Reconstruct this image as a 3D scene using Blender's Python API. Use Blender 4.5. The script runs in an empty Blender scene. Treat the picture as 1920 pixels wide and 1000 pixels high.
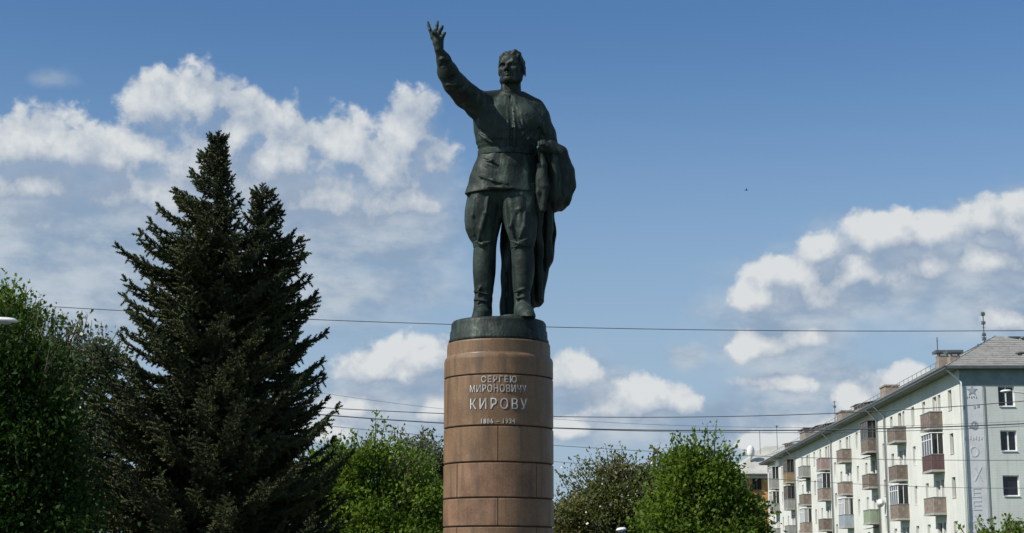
import bpy, math, random
import numpy as np
from mathutils import Vector, Matrix

SC = bpy.context.scene
COL = SC.collection
R = math.radians

# ---------------------------------------------------------------- camera
F_PX, CXP, CYP, EYE = 3100.0, 960.0, 500.0, 1.6
PITCH = math.atan(570 / F_PX)
cam_d = bpy.data.cameras.new('camera')
cam = bpy.data.objects.new('camera', cam_d)
COL.objects.link(cam)
cam.location = (0, 0, EYE)
cam.rotation_euler = (math.pi / 2 + PITCH, 0, 0)
cam_d.sensor_fit = 'HORIZONTAL'
cam_d.sensor_width = 36.0
cam_d.lens = 36.0 * F_PX / 1920
cam_d.clip_start, cam_d.clip_end = 0.1, 8000
SC.camera = cam

# ---------------------------------------------------------------- light and exposure
SUN_EL = R(42)
SUN_OFF = R(25)                       # the sun stands to the left and a little behind the viewer
TO_SUN = Vector((-math.cos(SUN_OFF) * math.cos(SUN_EL), -math.sin(SUN_OFF) * math.cos(SUN_EL), math.sin(SUN_EL)))
sd = bpy.data.lights.new('sun', 'SUN')
sd.energy, sd.angle, sd.color = 5.0, R(0.5), (1.0, 0.95, 0.87)
sun = bpy.data.objects.new('sun', sd)
COL.objects.link(sun)
sun.rotation_euler = TO_SUN.to_track_quat('Z', 'Y').to_euler()
SC.view_settings.view_transform = 'Standard'
SC.view_settings.look = 'None'
SC.view_settings.exposure = 0.12
SC.view_settings.gamma = 1.0
SC.view_settings.use_curve_mapping = False
SKY_STRENGTH = 0.115


def ray(px, py):
    x, y = (px - CXP) / F_PX, (CYP - py) / F_PX
    c, s = math.cos(PITCH), math.sin(PITCH)
    dy, dz = c - y * s, s + y * c
    return np.array([x / dy, 1.0, dz / dy])


def P(px, py, Y):
    "the point at distance Y ahead of the viewer that the photograph shows at px, py"
    r = ray(px, py)
    return np.array([r[0] * Y, Y, EYE + r[2] * Y])


# ---------------------------------------------------------------- node helper
class NG:
    def __init__(s, tree):
        s.t = tree
        s.n = tree.nodes
        s.l = tree.links

    def put(s, sock, v):
        if isinstance(v, bpy.types.NodeSocket):
            s.l.new(v, sock)
        elif v is not None:
            sock.default_value = v

    def m(s, op, a, b=None, c=None, clamp=False):
        x = s.n.new('ShaderNodeMath')
        x.operation = op
        x.use_clamp = clamp
        s.put(x.inputs[0], a)
        if b is not None: s.put(x.inputs[1], b)
        if c is not None: s.put(x.inputs[2], c)
        return x.outputs[0]

    def v(s, op, a, b=None, c=None, scale=None):
        x = s.n.new('ShaderNodeVectorMath')
        x.operation = op
        s.put(x.inputs[0], a)
        if b is not None: s.put(x.inputs[1], b)
        if c is not None: s.put(x.inputs[2], c)
        if scale is not None: s.put(x.inputs['Scale'], scale)
        return x.outputs['Value'] if op in ('LENGTH', 'DOT_PRODUCT', 'DISTANCE') else x.outputs[0]

    def noise(s, vec, scale, detail=2.0, rough=0.5, dist=0.0, color=False):
        x = s.n.new('ShaderNodeTexNoise')
        s.put(x.inputs['Vector'], vec)
        x.inputs['Scale'].default_value = scale
        x.inputs['Detail'].default_value = detail
        x.inputs['Roughness'].default_value = rough
        x.inputs['Distortion'].default_value = dist
        return x.outputs['Color' if color else 'Fac']

    def ramp(s, x, lo, hi, a=0.0, b=1.0, smooth=True):
        r = s.n.new('ShaderNodeMapRange')
        r.interpolation_type = 'SMOOTHSTEP' if smooth else 'LINEAR'
        s.put(r.inputs['Value'], x)
        s.put(r.inputs['From Min'], lo)
        s.put(r.inputs['From Max'], hi)
        s.put(r.inputs['To Min'], a)
        s.put(r.inputs['To Max'], b)
        return r.outputs[0]

    def mix(s, f, a, b, mode='MIX'):
        x = s.n.new('ShaderNodeMix')
        x.data_type = 'RGBA'
        x.blend_type = mode
        s.put(x.inputs[0], f)
        s.put(x.inputs[6], (*a, 1) if isinstance(a, tuple) and len(a) == 3 else a)
        s.put(x.inputs[7], (*b, 1) if isinstance(b, tuple) and len(b) == 3 else b)
        return x.outputs[2]

    def xyz(s, v):
        x = s.n.new('ShaderNodeSeparateXYZ')
        s.put(x.inputs[0], v)
        return x.outputs

    def comb(s, x, y, z):
        c = s.n.new('ShaderNodeCombineXYZ')
        for i, q in enumerate((x, y, z)): s.put(c.inputs[i], q)
        return c.outputs[0]


# ---------------------------------------------------------------- sky
world = bpy.data.worlds.new('World')
SC.world = world
world.use_nodes = True
world.cycles.sampling_method = 'NONE'
wt = world.node_tree
wt.nodes.clear()
g = NG(wt)
sky = wt.nodes.new('ShaderNodeTexSky')
sky.sky_type = 'NISHITA'
sky.sun_disc = False
sky.sun_elevation = SUN_EL
sky.sun_rotation = math.atan2(TO_SUN.x, TO_SUN.y)
sky.altitude = 200
sky.air_density = 1.0
sky.dust_density = 0.6
sky.ozone_density = 1.3
tc = wt.nodes.new('ShaderNodeTexCoord')
dirv = tc.outputs['Generated']
dx, dy, dz = g.xyz(dirv)
azd = g.m('MULTIPLY', g.m('ARCTAN2', dx, dy), 57.2958)
eld = g.m('MULTIPLY', g.m('ARCSINE', dz), 57.2958)
pdeg = g.comb(azd, eld, 0.0)


def blob(px, py, rx, ry, w=1.0):
    r = ray(px, py)
    n = np.linalg.norm(r)
    return (math.degrees(math.atan2(r[0], r[1])), math.degrees(math.asin(r[2] / n)), rx / 54.5, ry / 54.5, w)


WHITE = [  # billows that catch the sun: place and size as the photograph shows them
    (20, 285, 150, 85), (120, 280, 100, 78), (215, 305, 80, 60), (262, 285, 66, 50), (305, 205, 80, 84), (375, 200, 86, 86), (60, 350, 150, 60),
    (445, 245, 100, 90), (385, 310, 180, 100), (530, 300, 130, 100), (635, 285, 104, 84), (705, 330, 120, 90), (770, 262, 72, 98), (800, 300, 76, 72),
    (735, 380, 140, 66), (600, 375, 170, 74), (260, 370, 170, 64), (470, 370, 180, 66),
    (1532, 472, 48, 36), (1480, 518, 84, 48), (1432, 568, 80, 54), (1530, 560, 130, 44), (1660, 440, 92, 56), (1740, 436, 90, 50), (1860, 415, 86, 56), (1940, 425, 90, 60), (1600, 520, 160, 62, 0.9), (1750, 500, 180, 70, 0.9), (1870, 490, 140, 74, 0.9), (60, 410, 170, 56, 0.7), (330, 420, 230, 60, 0.7), (620, 420, 180, 50, 0.5),
    (1515, 628, 66, 36), (1425, 650, 66, 40), (1450, 715, 90, 28), (1890, 605, 66, 34),
    (700, 680, 84, 48), (790, 668, 90, 50), (672, 755, 76, 40), (825, 758, 50, 42), (640, 806, 130, 34), (760, 700, 90, 36),
    (1140, 755, 84, 52), (1205, 750, 76, 50), (1268, 760, 58, 40), (1075, 695, 72, 46), (1060, 800, 90, 34),
    (1710, 712, 90, 36), (1607, 758, 60, 38), (1560, 797, 90, 34), (1470, 835, 110, 30)]
GREY = [(95, 150, 90, 40, 0.45), (1560, 500, 150, 70), (1700, 455, 170, 60), (1880, 450, 130, 70),
    (60, 440, 250, 150), (300, 440, 300, 150), (560, 430, 280, 130), (720, 420, 180, 100), (150, 560, 380, 110), (560, 540, 340, 90),
    (1640, 520, 260, 86), (1820, 500, 230, 110), (1500, 585, 190, 50), (1900, 560, 190, 80), (1450, 660, 150, 70), (1520, 730, 200, 60), (1295, 660, 60, 40, 0.7),
    (760, 715, 160, 80), (690, 800, 190, 70), (1160, 790, 200, 50), (1090, 720, 100, 70), (1400, 800, 300, 60)]


def cloud_field(p, blobs, warp, wscale, k):
    wn = g.noise(p, wscale, 3, 0.55, color=True)
    q = g.v('ADD', p, g.v('MULTIPLY', g.v('SUBTRACT', wn, (0.5, 0.5, 0.5)), (warp, warp * 0.8, 0)))
    F = None
    for b in blobs:
        a, e, rx, ry, w = blob(*b)
        ln = g.v('LENGTH', g.v('MULTIPLY', g.v('SUBTRACT', q, (a, e, 0)), (1 / rx, 1 / ry, 0)))
        f = g.m('SUBTRACT', w, ln)
        F = f if F is None else g.m('SMOOTH_MAX', F, f, k)
    # the same kind of weather all round, beyond the part in view
    away = g.ramp(g.m('ABSOLUTE', g.xyz(p)[0]), 19.0, 27.0)
    low = g.ramp(g.xyz(p)[1], 45.0, 10.0)
    rest = g.m('MULTIPLY', g.m('SUBTRACT', g.m('MULTIPLY', g.noise(g.v('MULTIPLY', p, (1, 1.8, 1)), 0.09, 2, 0.5), 4.2), 2.35), low)
    rest = g.m('SUBTRACT', rest, g.m('MULTIPLY', g.m('SUBTRACT', 1.0, away), 6.0))
    return g.m('MAXIMUM', F, rest)


def billow(p):
    F = g.m('MULTIPLY', cloud_field(p, WHITE, 1.3, 0.42, 0.45), 1.35)
    n = g.noise(p, 0.7, 9, 0.6, 0.3)
    vor = wt.nodes.new('ShaderNodeTexVoronoi')
    vor.feature = 'SMOOTH_F1'
    vor.inputs['Scale'].default_value = 0.9
    vor.inputs['Detail'].default_value = 3
    vor.inputs['Roughness'].default_value = 0.6
    vor.inputs['Smoothness'].default_value = 0.8
    g.put(vor.inputs['Vector'], g.v('ADD', p, g.v('MULTIPLY', g.noise(p, 1.2, 4, 0.55, color=True), (0.9, 0.9, 0))))
    vv = g.m('SUBTRACT', 0.40, vor.outputs['Distance'])
    return g.m('ADD', g.m('ADD', F, 0.40), g.m('ADD', g.m('MULTIPLY', g.m('SUBTRACT', n, 0.5), 1.25), g.m('MULTIPLY', vv, 0.5)))


v0 = billow(pdeg)
v1 = billow(g.v('ADD', pdeg, (-0.35, 0.75, 0)))
edge = g.m('SUBTRACT', v0, v1)
FG = cloud_field(pdeg, GREY, 2.2, 0.3, 0.4)
gn = g.noise(g.v('MULTIPLY', pdeg, (0.8, 1.3, 1)), 0.4, 7, 0.55)
gval = g.m('ADD', FG, g.m('MULTIPLY', g.m('SUBTRACT', gn, 0.5), 1.3))
ga = g.m('MULTIPLY', g.ramp(gval, -0.3, 0.6), 0.88)
soft = g.ramp(edge, 0.45, -0.45, 0.45, 1.6)           # crisp sunlit tops, bases that fade away
wa = g.ramp(v0, 0.0, soft)
shade = g.m('ADD', g.m('MULTIPLY', edge, 0.88), g.ramp(g.noise(pdeg, 0.45, 7, 0.6), 0.30, 0.70, -0.12, 0.50), clamp=True)
hsv = wt.nodes.new('ShaderNodeHueSaturation')
hsv.inputs['Saturation'].default_value = 1.12
g.put(hsv.inputs['Color'], sky.outputs['Color'])
base = g.v('MULTIPLY', hsv.outputs['Color'], (SKY_STRENGTH * 0.74, SKY_STRENGTH * 0.95, SKY_STRENGTH * 1.12))
base = g.mix(g.ramp(eld, 1.0, 20.0, 0.92, 0.0), base, (0.43, 0.56, 0.71))
gcol = g.mix(g.ramp(g.noise(g.v('MULTIPLY', pdeg, (0.8, 1.5, 1)), 0.45, 7, 0.6), 0.35, 0.68), (0.315, 0.43, 0.58), (0.62, 0.69, 0.76))
c1 = g.mix(ga, base, gcol)
wcol = g.mix(shade, (0.36, 0.455, 0.60), (0.84, 0.87, 0.88))
c2 = g.mix(g.m('MULTIPLY', wa, 0.95), c1, wcol)
bg = wt.nodes.new('ShaderNodeBackground')
g.put(bg.inputs['Color'], c2)
bg.inputs['Strength'].default_value = 0.78
wo = wt.nodes.new('ShaderNodeOutputWorld')
wt.links.new(bg.outputs[0], wo.inputs['Surface'])

# ---------------------------------------------------------------- building helpers
def link(o, parent=None):
    COL.objects.link(o)
    if parent is not None: o.parent = parent
    return o


def tag(o, label=None, cat=None, group=None, kind=None):
    if label: o['label'] = label
    if cat: o['category'] = cat
    if group: o['group'] = group
    if kind: o['kind'] = kind
    return o


def empty(name, loc=(0, 0, 0), rz=0.0, parent=None):
    o = bpy.data.objects.new(name, None)
    o.location = loc
    o.rotation_euler = (0, 0, rz)
    o.empty_display_size = 0.3
    return link(o, parent)


def mesh_np(name, V, Fa, mat=None, smooth=False):
    "mesh from arrays; Fa is an (n,3) or (n,4) array"
    V = np.asarray(V, dtype=np.float32)
    Fa = np.asarray(Fa, dtype=np.int32)
    me = bpy.data.meshes.new(name)
    k = Fa.shape[1]
    me.vertices.add(len(V))
    me.vertices.foreach_set('co', V.ravel())
    me.loops.add(Fa.size)
    me.loops.foreach_set('vertex_index', Fa.ravel())
    me.polygons.add(len(Fa))
    me.polygons.foreach_set('loop_start', np.arange(0, Fa.size, k, dtype=np.int32))
    me.update(calc_edges=True)
    me.validate()
    if smooth: me.polygons.foreach_set('use_smooth', np.ones(len(me.polygons), dtype=bool))
    if mat: me.materials.append(mat)
    return me


def obj(name, me, parent=None, loc=None):
    o = bpy.data.objects.new(name, me)
    if loc is not None: o.location = loc
    return link(o, parent)


class MB:
    "collects simple shapes into one mesh"
    def __init__(s):
        s.v, s.f = [], []

    def quad(s, *pts):
        i = len(s.v)
        s.v += [tuple(map(float, p)) for p in pts]
        s.f.append(tuple(range(i, i + len(pts))))

    def box(s, lo, hi, M=None):
        (a, b, c), (d, e, f) = lo, hi
        p = [(a, b, c), (d, b, c), (d, e, c), (a, e, c), (a, b, f), (d, b, f), (d, e, f), (a, e, f)]
        if M is not None: p = [tuple(M @ Vector(q)) for q in p]
        i = len(s.v)
        s.v += p
        s.f += [tuple(i + k for k in q) for q in ((0, 3, 2, 1), (4, 5, 6, 7), (0, 1, 5, 4), (1, 2, 6, 5), (2, 3, 7, 6), (3, 0, 4, 7))]

    def tube(s, pts, rad, n=6, cap=True):
        pts = [Vector(p) for p in pts]
        rad = rad if isinstance(rad, (list, tuple)) else [rad] * len(pts)
        rings = []
        for i, p in enumerate(pts):
            t = (pts[min(i + 1, len(pts) - 1)] - pts[max(i - 1, 0)]).normalized()
            u = t.orthogonal().normalized() if abs(t.z) > 0.98 else t.cross(Vector((0, 0, 1))).normalized()
            w = t.cross(u)
            b = len(s.v)
            for k in range(n):
                a = 2 * math.pi * k / n
                s.v.append(tuple(p + (u * math.cos(a) + w * math.sin(a)) * rad[i]))
            rings.append(b)
        for a, b in zip(rings, rings[1:]):
            for k in range(n):
                s.f.append((a + k, a + (k + 1) % n, b + (k + 1) % n, b + k))
        if cap:
            s.f.append(tuple(rings[0] + k for k in reversed(range(n))))
            s.f.append(tuple(rings[-1] + k for k in range(n)))

    def lathe(s, prof, n=64, c=(0, 0)):
        "prof: list of (r, z) bottom to top"
        b = len(s.v)
        for r, z in prof:
            for k in range(n):
                a = 2 * math.pi * k / n
                s.v.append((c[0] + r * math.cos(a), c[1] + r * math.sin(a), z))
        for i in range(len(prof) - 1):
            for k in range(n):
                p, q = b + i * n, b + (i + 1) * n
                s.f.append((p + k, p + (k + 1) % n, q + (k + 1) % n, q + k))
        s.f.append(tuple(b + k for k in reversed(range(n))))
        s.f.append(tuple(b + (len(prof) - 1) * n + k for k in range(n)))

    def mesh(s, name, mat=None, smooth=False):
        me = bpy.data.meshes.new(name)
        me.from_pydata(s.v, [], s.f)
        me.update()
        if smooth: me.polygons.foreach_set('use_smooth', np.ones(len(me.polygons), dtype=bool))
        if mat: me.materials.append(mat)
        return me

    def build(s, name, mat, parent=None, smooth=False, loc=None):
        return obj(name, s.mesh(name, mat, smooth), parent, loc)


def new_mat(name):
    m = bpy.data.materials.new(name)
    m.use_nodes = True
    t = m.node_tree
    g = NG(t)
    b = t.nodes['Principled BSDF']
    return m, t, g, b


def plain(name, c, rough=0.7, var=0.15, scale=6.0, bump=0.0, bscale=40.0, metal=0.0, streak=False, rnd=0.0, spec=None):
    m, t, g, b = new_mat(name)
    tcn = t.nodes.new('ShaderNodeTexCoord').outputs['Object']
    vec = g.v('MULTIPLY', tcn, (1, 1, 0.25)) if streak else tcn
    n = g.noise(vec, scale, 6, 0.65)
    col = g.mix(g.ramp(n, 0.3, 0.7), tuple(x * (1 - var) for x in c), tuple(min(1, x * (1 + var)) for x in c))
    if rnd:
        oi = t.nodes.new('ShaderNodeObjectInfo')
        k = g.m('ADD', 1 - rnd, g.m('MULTIPLY', oi.outputs['Random'], 2 * rnd))
        col = g.v('MULTIPLY', col, g.comb(k, k, k))
    g.put(b.inputs['Base Color'], col)
    b.inputs['Roughness'].default_value = rough
    b.inputs['Metallic'].default_value = metal
    if spec is not None: b.inputs['Specular IOR Level'].default_value = spec
    if bump:
        bn = t.nodes.new('ShaderNodeBump')
        bn.inputs['Strength'].default_value = bump
        bn.inputs['Distance'].default_value = 0.02
        g.put(bn.inputs['Height'], g.noise(tcn, bscale, 5, 0.6))
        g.put(b.inputs['Normal'], bn.outputs[0])
    return m


M = {}
M['asphalt'] = plain('asphalt', (0.05, 0.05, 0.052), 0.9, 0.25, 0.8)
M['lawn'] = plain('lawn', (0.045, 0.075, 0.02), 0.95, 0.35, 0.5, 0.6, 30)
M['paving'] = plain('paving', (0.16, 0.15, 0.14), 0.85, 0.15, 2.0)
M['bark'] = plain('bark', (0.07, 0.055, 0.04), 0.95, 0.35, 8, 0.8, 30, streak=True)
M['pale_bark'] = plain('pale_bark', (0.16, 0.14, 0.11), 0.95, 0.35, 8, 0.8, 30, streak=True)


def bronze():
    m, t, g, b = new_mat('patinated_bronze')
    co = t.nodes.new('ShaderNodeTexCoord').outputs['Object']
    n1 = g.noise(co, 1.6, 6, 0.6)
    n2 = g.noise(g.v('MULTIPLY', co, (5, 5, 0.7)), 1.6, 6, 0.65)
    n3 = g.noise(co, 14, 5, 0.6)
    dark, mid, green = (0.012, 0.018, 0.015), (0.030, 0.044, 0.037), (0.060, 0.094, 0.072)
    c = g.mix(g.ramp(n1, 0.35, 0.68), dark, mid)
    c = g.mix(g.m('MULTIPLY', g.ramp(n2, 0.5, 0.72), 0.75), c, green)
    c = g.mix(g.m('MULTIPLY', g.ramp(n3, 0.52, 0.75), 0.4), c, (0.014, 0.019, 0.018))
    g.put(b.inputs['Base Color'], c)
    b.inputs['Metallic'].default_value = 0.05
    g.put(b.inputs['Roughness'], g.ramp(n3, 0.3, 0.7, 0.45, 0.65))
    b.inputs['Specular IOR Level'].default_value = 0.22
    bn = t.nodes.new('ShaderNodeBump')
    bn.inputs['Strength'].default_value = 0.5
    bn.inputs['Distance'].default_value = 0.03
    hh = g.m('ADD', g.noise(co, 9, 5, 0.6), g.m('MULTIPLY', g.noise(g.v('MULTIPLY', co, (1, 1, 0.5)), 3.2, 3, 0.5, 0.8), 1.8))
    g.put(bn.inputs['Height'], hh)
    g.put(b.inputs['Normal'], bn.outputs[0])
    return m


def granite():
    m, t, g, b = new_mat('brown_granite')
    geo = t.nodes.new('ShaderNodeTexCoord').outputs['Object']
    oi = t.nodes.new('ShaderNodeObjectInfo').outputs['Random']
    off = g.v('ADD', geo, g.comb(g.m('MULTIPLY', oi, 37.0), 0.0, g.m('MULTIPLY', oi, 11.0)))
    big = g.noise(off, 2.2, 7, 0.65)
    streak = g.noise(g.v('MULTIPLY', off, (6, 6, 0.5)), 1.2, 5, 0.6)
    sp = g.noise(off, 45, 3, 0.7)
    c = g.mix(g.ramp(big, 0.3, 0.7), (0.115, 0.066, 0.038), (0.245, 0.142, 0.084))
    c = g.mix(g.m('MULTIPLY', oi, 0.85), c, (0.175, 0.112, 0.058))
    c = g.mix(g.m('MULTIPLY', g.ramp(sp, 0.52, 0.7), 0.45), c, (0.07, 0.045, 0.035))
    c = g.mix(g.m('MULTIPLY', g.ramp(sp, 0.48, 0.3), 0.3), c, (0.36, 0.24, 0.18))
    c = g.mix(g.m('MULTIPLY', g.ramp(streak, 0.46, 0.72), 0.65), c, (0.070, 0.050, 0.034))
    run = g.noise(g.v('MULTIPLY', geo, (7, 7, 0.22)), 1.0, 6, 0.7)      # green run-off under the bronze
    zz = g.xyz(geo)[2]
    c = g.mix(g.m('MULTIPLY', g.m('MULTIPLY', g.ramp(run, 0.5, 0.68), g.ramp(zz, 3.6, 5.4)), 0.4), c, (0.085, 0.095, 0.060))
    g.put(b.inputs['Base Color'], c)
    g.put(b.inputs['Roughness'], g.ramp(big, 0.3, 0.7, 0.40, 0.58))
    b.inputs['Specular IOR Level'].default_value = 0.3
    bn = t.nodes.new('ShaderNodeBump')
    bn.inputs['Strength'].default_value = 0.12
    bn.inputs['Distance'].default_value = 0.01
    g.put(bn.inputs['Height'], sp)
    g.put(b.inputs['Normal'], bn.outputs[0])
    return m


def foliage(name, dark, light, transl=0.3, rough=0.6, hue=(0.2, 0.16, 0.08), huef=0.0):
    "leaf colour varies leaf by leaf (attribute) and in broad patches"
    m, t, g, b = new_mat(name)
    at = t.nodes.new('ShaderNodeAttribute')
    at.attribute_name = 'tint'
    co = t.nodes.new('ShaderNodeTexCoord').outputs['Object']
    f = g.m('ADD', g.m('MULTIPLY', at.outputs['Fac'], 0.6), g.m('MULTIPLY', g.ramp(g.noise(co, 0.5, 3, 0.5), 0.3, 0.7), 0.4))
    c = g.mix(f, dark, light)
    if huef: c = g.mix(g.m('MULTIPLY', g.ramp(g.noise(co, 0.9, 4, 0.6), 0.45, 0.6), huef), c, hue)
    g.put(b.inputs['Base Color'], c)
    b.inputs['Roughness'].default_value = rough
    b.inputs['Specular IOR Level'].default_value = 0.12
    if transl:
        tr = t.nodes.new('ShaderNodeBsdfTranslucent')
        g.put(tr.inputs['Color'], g.v('MULTIPLY', c, (1.3, 1.35, 0.7)))
        mx = t.nodes.new('ShaderNodeMixShader')
        mx.inputs[0].default_value = transl
        t.links.new(b.outputs[0], mx.inputs[1])
        t.links.new(tr.outputs[0], mx.inputs[2])
        t.links.new(mx.outputs[0], t.nodes['Material Output'].inputs['Surface'])
    return m


M['bronze'] = bronze()
M['granite'] = granite()
M['mortar'] = plain('joint_mortar', (0.035, 0.03, 0.025), 0.9)
M['letters'] = plain('pale_metal_letters', (0.42, 0.41, 0.39), 0.6, 0.4, 12, rnd=0.0)

# ---------------------------------------------------------------- ground
gm = MB()
gm.quad((-1500, -300, 0), (1500, -300, 0), (1500, 3000, 0), (-1500, 3000, 0))
tag(gm.build('ground', M['lawn']), kind='structure')
pm = MB()
pm.box((-9, 10, -0.05), (8.5, 44, 0.06))
tag(pm.build('paved_square', M['paving']), kind='structure')
rm = MB()
rm.box((-150, 66, -0.05), (150, 84, 0.03))
tag(rm.build('road', M['asphalt']), kind='structure')

# ---------------------------------------------------------------- pedestal of ring-shaped granite courses
PX0, PY0 = P(935, 700, 27)[0], 27.0
PR = 0.893


def zfront(py, r=PR):
    return float(P(935, py, PY0 - r)[2])


ped = tag(empty('stone_pedestal', (PX0, PY0, 0)), 'tall round pedestal of brown granite courses with white lettering, under the bronze figure', 'pedestal')
joints = [zfront(p) for p in (701, 797.6, 866, 933, 987)]
while joints[-1] > 1.1: joints.append(joints[-1] - 0.60)
joints[-1] = 0.55


def ring_block(prof, a0, a1, n, inset):
    "prof (r,z) outer face bottom to top"
    mb = MB()
    rin = 0.62
    pr = [(rin, prof[0][1])] + prof + [(rin, prof[-1][1])]
    cols = []
    da = inset / PR
    angs = [a0 + da, a0 + 2.2 * da] + [a0 + (a1 - a0) * i / n for i in range(1, n)] + [a1 - 2.2 * da, a1 - da]
    for j, a in enumerate(angs):
        cut = 0.008 if j in (0, len(angs) - 1) else 0
        b = len(mb.v)
        for r, z in pr:
            rr = r - cut if r > rin else r
            mb.v.append((rr * math.sin(a), -rr * math.cos(a), z))
        cols.append(b)
    k = len(pr)
    for a, b in zip(cols, cols[1:]):
        for i in range(k - 1):
            mb.f.append((a + i, b + i, b + i + 1, a + i + 1))
    mb.f.append(tuple(cols[0] + i for i in range(k)))
    mb.f.append(tuple(cols[-1] + i for i in reversed(range(k))))
    return mb


def course(z0, z1, starts, prof=None, n=14, gap=0.010, jit=0.0):
    c = 0.012
    rnd = random.Random(int(z0 * 1000))
    for a0, a1 in starts:
        dr = rnd.uniform(-jit, jit)
        pf = prof or [(PR - c + dr, z0 + gap), (PR + dr, z0 + gap + c), (PR + dr, z1 - gap - c), (PR - c + dr, z1 - gap)]
        nn = max(6, int(n * (a1 - a0) / R(90)) * 2)
        ring_block(pf, R(0) + a0, a1, nn, 0.005).build('stone_block', M['granite'], ped)


Q = [(R(a), R(a + 90)) for a in (0, 90, 180, 270)]
H = [(R(a), R(a + 90)) for a in (43, 133, 223, 313)]
HALF = [(R(-90), R(90)), (R(90), R(270))]
zt = zfront(634, 0.845)
zl = zfront(661, 0.85)
top_prof = [(PR - 0.009, joints[0] + 0.007), (PR, joints[0] + 0.016), (PR, zl - 0.07), (PR - 0.006, zl - 0.035), (PR - 0.022, zl - 0.01), (0.857, zl + 0.004),
            (0.850, zl + 0.02), (0.846, zt - 0.02), (0.836, zt)]
course(joints[0], zt, HALF, top_prof)
course(joints[1], joints[0], HALF)
for i in range(1, len(joints) - 1):
    course(joints[i + 1], joints[i], Q if i % 2 == 1 else H, jit=0.002)
cm = MB()
cm.lathe([(PR - 0.028, 0.3), (PR - 0.028, joints[0] + 0.1), (0.8, joints[0] + 0.2), (0.8, zt - 0.02)], 64)
cm.build('core', M['mortar'], ped)
for z0, z1, r in ((0.28, 0.55, 1.25), (0.06, 0.28, 1.7)):
    sm = MB()
    sm.lathe([(r, z0), (r, z1 - 0.03), (r - 0.03, z1)], 64)
    sm.build('base_step', M['granite'], ped)


def text_mesh(body, size, extr, spacing=1.0):
    cu = bpy.data.curves.new('txt', 'FONT')
    cu.body = body
    cu.size = size
    cu.extrude = extr
    cu.space_character = spacing
    cu.align_x = 'CENTER'
    cu.align_y = 'BOTTOM_BASELINE'
    cu.resolution_u = 3
    o = bpy.data.objects.new('txt', cu)
    COL.objects.link(o)
    dg = bpy.context.evaluated_depsgraph_get()
    dg.update()
    me = bpy.data.meshes.new_from_object(o.evaluated_get(dg))
    bpy.data.objects.remove(o)
    return me


def fit_text(me, w, h):
    n = len(me.vertices)
    a = np.empty(n * 3, np.float32)
    me.vertices.foreach_get('co', a)
    a = a.reshape(-1, 3)
    x0, x1, y0, y1 = a[:, 0].min(), a[:, 0].max(), a[:, 1].min(), a[:, 1].max()
    a[:, 0] = (a[:, 0] - (x0 + x1) / 2) * (w / (x1 - x0))
    a[:, 1] = (a[:, 1] - y0) * (h / (y1 - y0))
    return a


def islands(V, faces):
    "split a mesh into its separate pieces: list of (vertices, faces)"
    par = list(range(len(V)))

    def find(a):
        while par[a] != a:
            par[a] = par[par[a]]
            a = par[a]
        return a
    key = {}
    for i, p in enumerate(V):
        k = tuple(round(float(q), 5) for q in p)
        if k in key: par[find(i)] = find(key[k])
        else: key[k] = i
    for f in faces:
        for q in f[1:]: par[find(q)] = find(f[0])
    grp = {}
    for f in faces: grp.setdefault(find(f[0]), []).append(f)
    out = []
    for fs in grp.values():
        ids = sorted({q for f in fs for q in f})
        mp = {q: i for i, q in enumerate(ids)}
        out.append(([tuple(map(float, V[q])) for q in ids], [tuple(mp[q] for q in f) for f in fs]))
    return sorted(out, key=lambda o: min(v[0] for v in o[0]))


def letters(V, faces, mat, parent, name='letter'):
    for v, f in islands(V, faces):
        mb = MB()
        mb.v, mb.f = v, f
        mb.build(name, mat, parent)


SX = 0.00845
for body, xc, w, ytop, ybot, sp in (('СЕРГЕЮ', 936.5, 67, 701.5 + 3, 717, 1.25), ('МИРОНОВИЧУ', 935, 110, 721, 735, 1.15),
                                    ('КИРОВУ', 936, 111, 746, 767, 1.35), ('1886 – 1934', 935, 64, 785, 794, 1.2)):
    me = text_mesh(body, 0.2, 0.006, sp)
    z0, z1 = zfront(ybot), zfront(ytop)
    a = fit_text(me, w * SX, z1 - z0)
    th = a[:, 0] / PR
    off = (xc - 935) * SX / PR
    rr = PR + a[:, 2] + 0.004
    out = np.stack([rr * np.sin(th + off), -rr * np.cos(th + off), a[:, 1] + z0], 1)
    ln = obj('lettering', None, ped)
    tag(ln, ('largest line of raised white letters reading "%s"' if body == 'КИРОВУ' else 'line of raised white lettering reading "%s"') % body)
    letters(out, [tuple(p.vertices) for p in me.polygons], M['letters'], ln)

# ---------------------------------------------------------------- statue, modelled as smooth solids
BZ = zfront(592, 0.79)               # top of the bronze plinth
SY = 27.0


def J(px, py, dy=0.0):
    p = P(px, py, SY + dy)
    return np.array([p[0] - PX0, dy, p[2] - BZ])


UP = 27.6 / F_PX                     # metres per photo pixel at the statue


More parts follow.
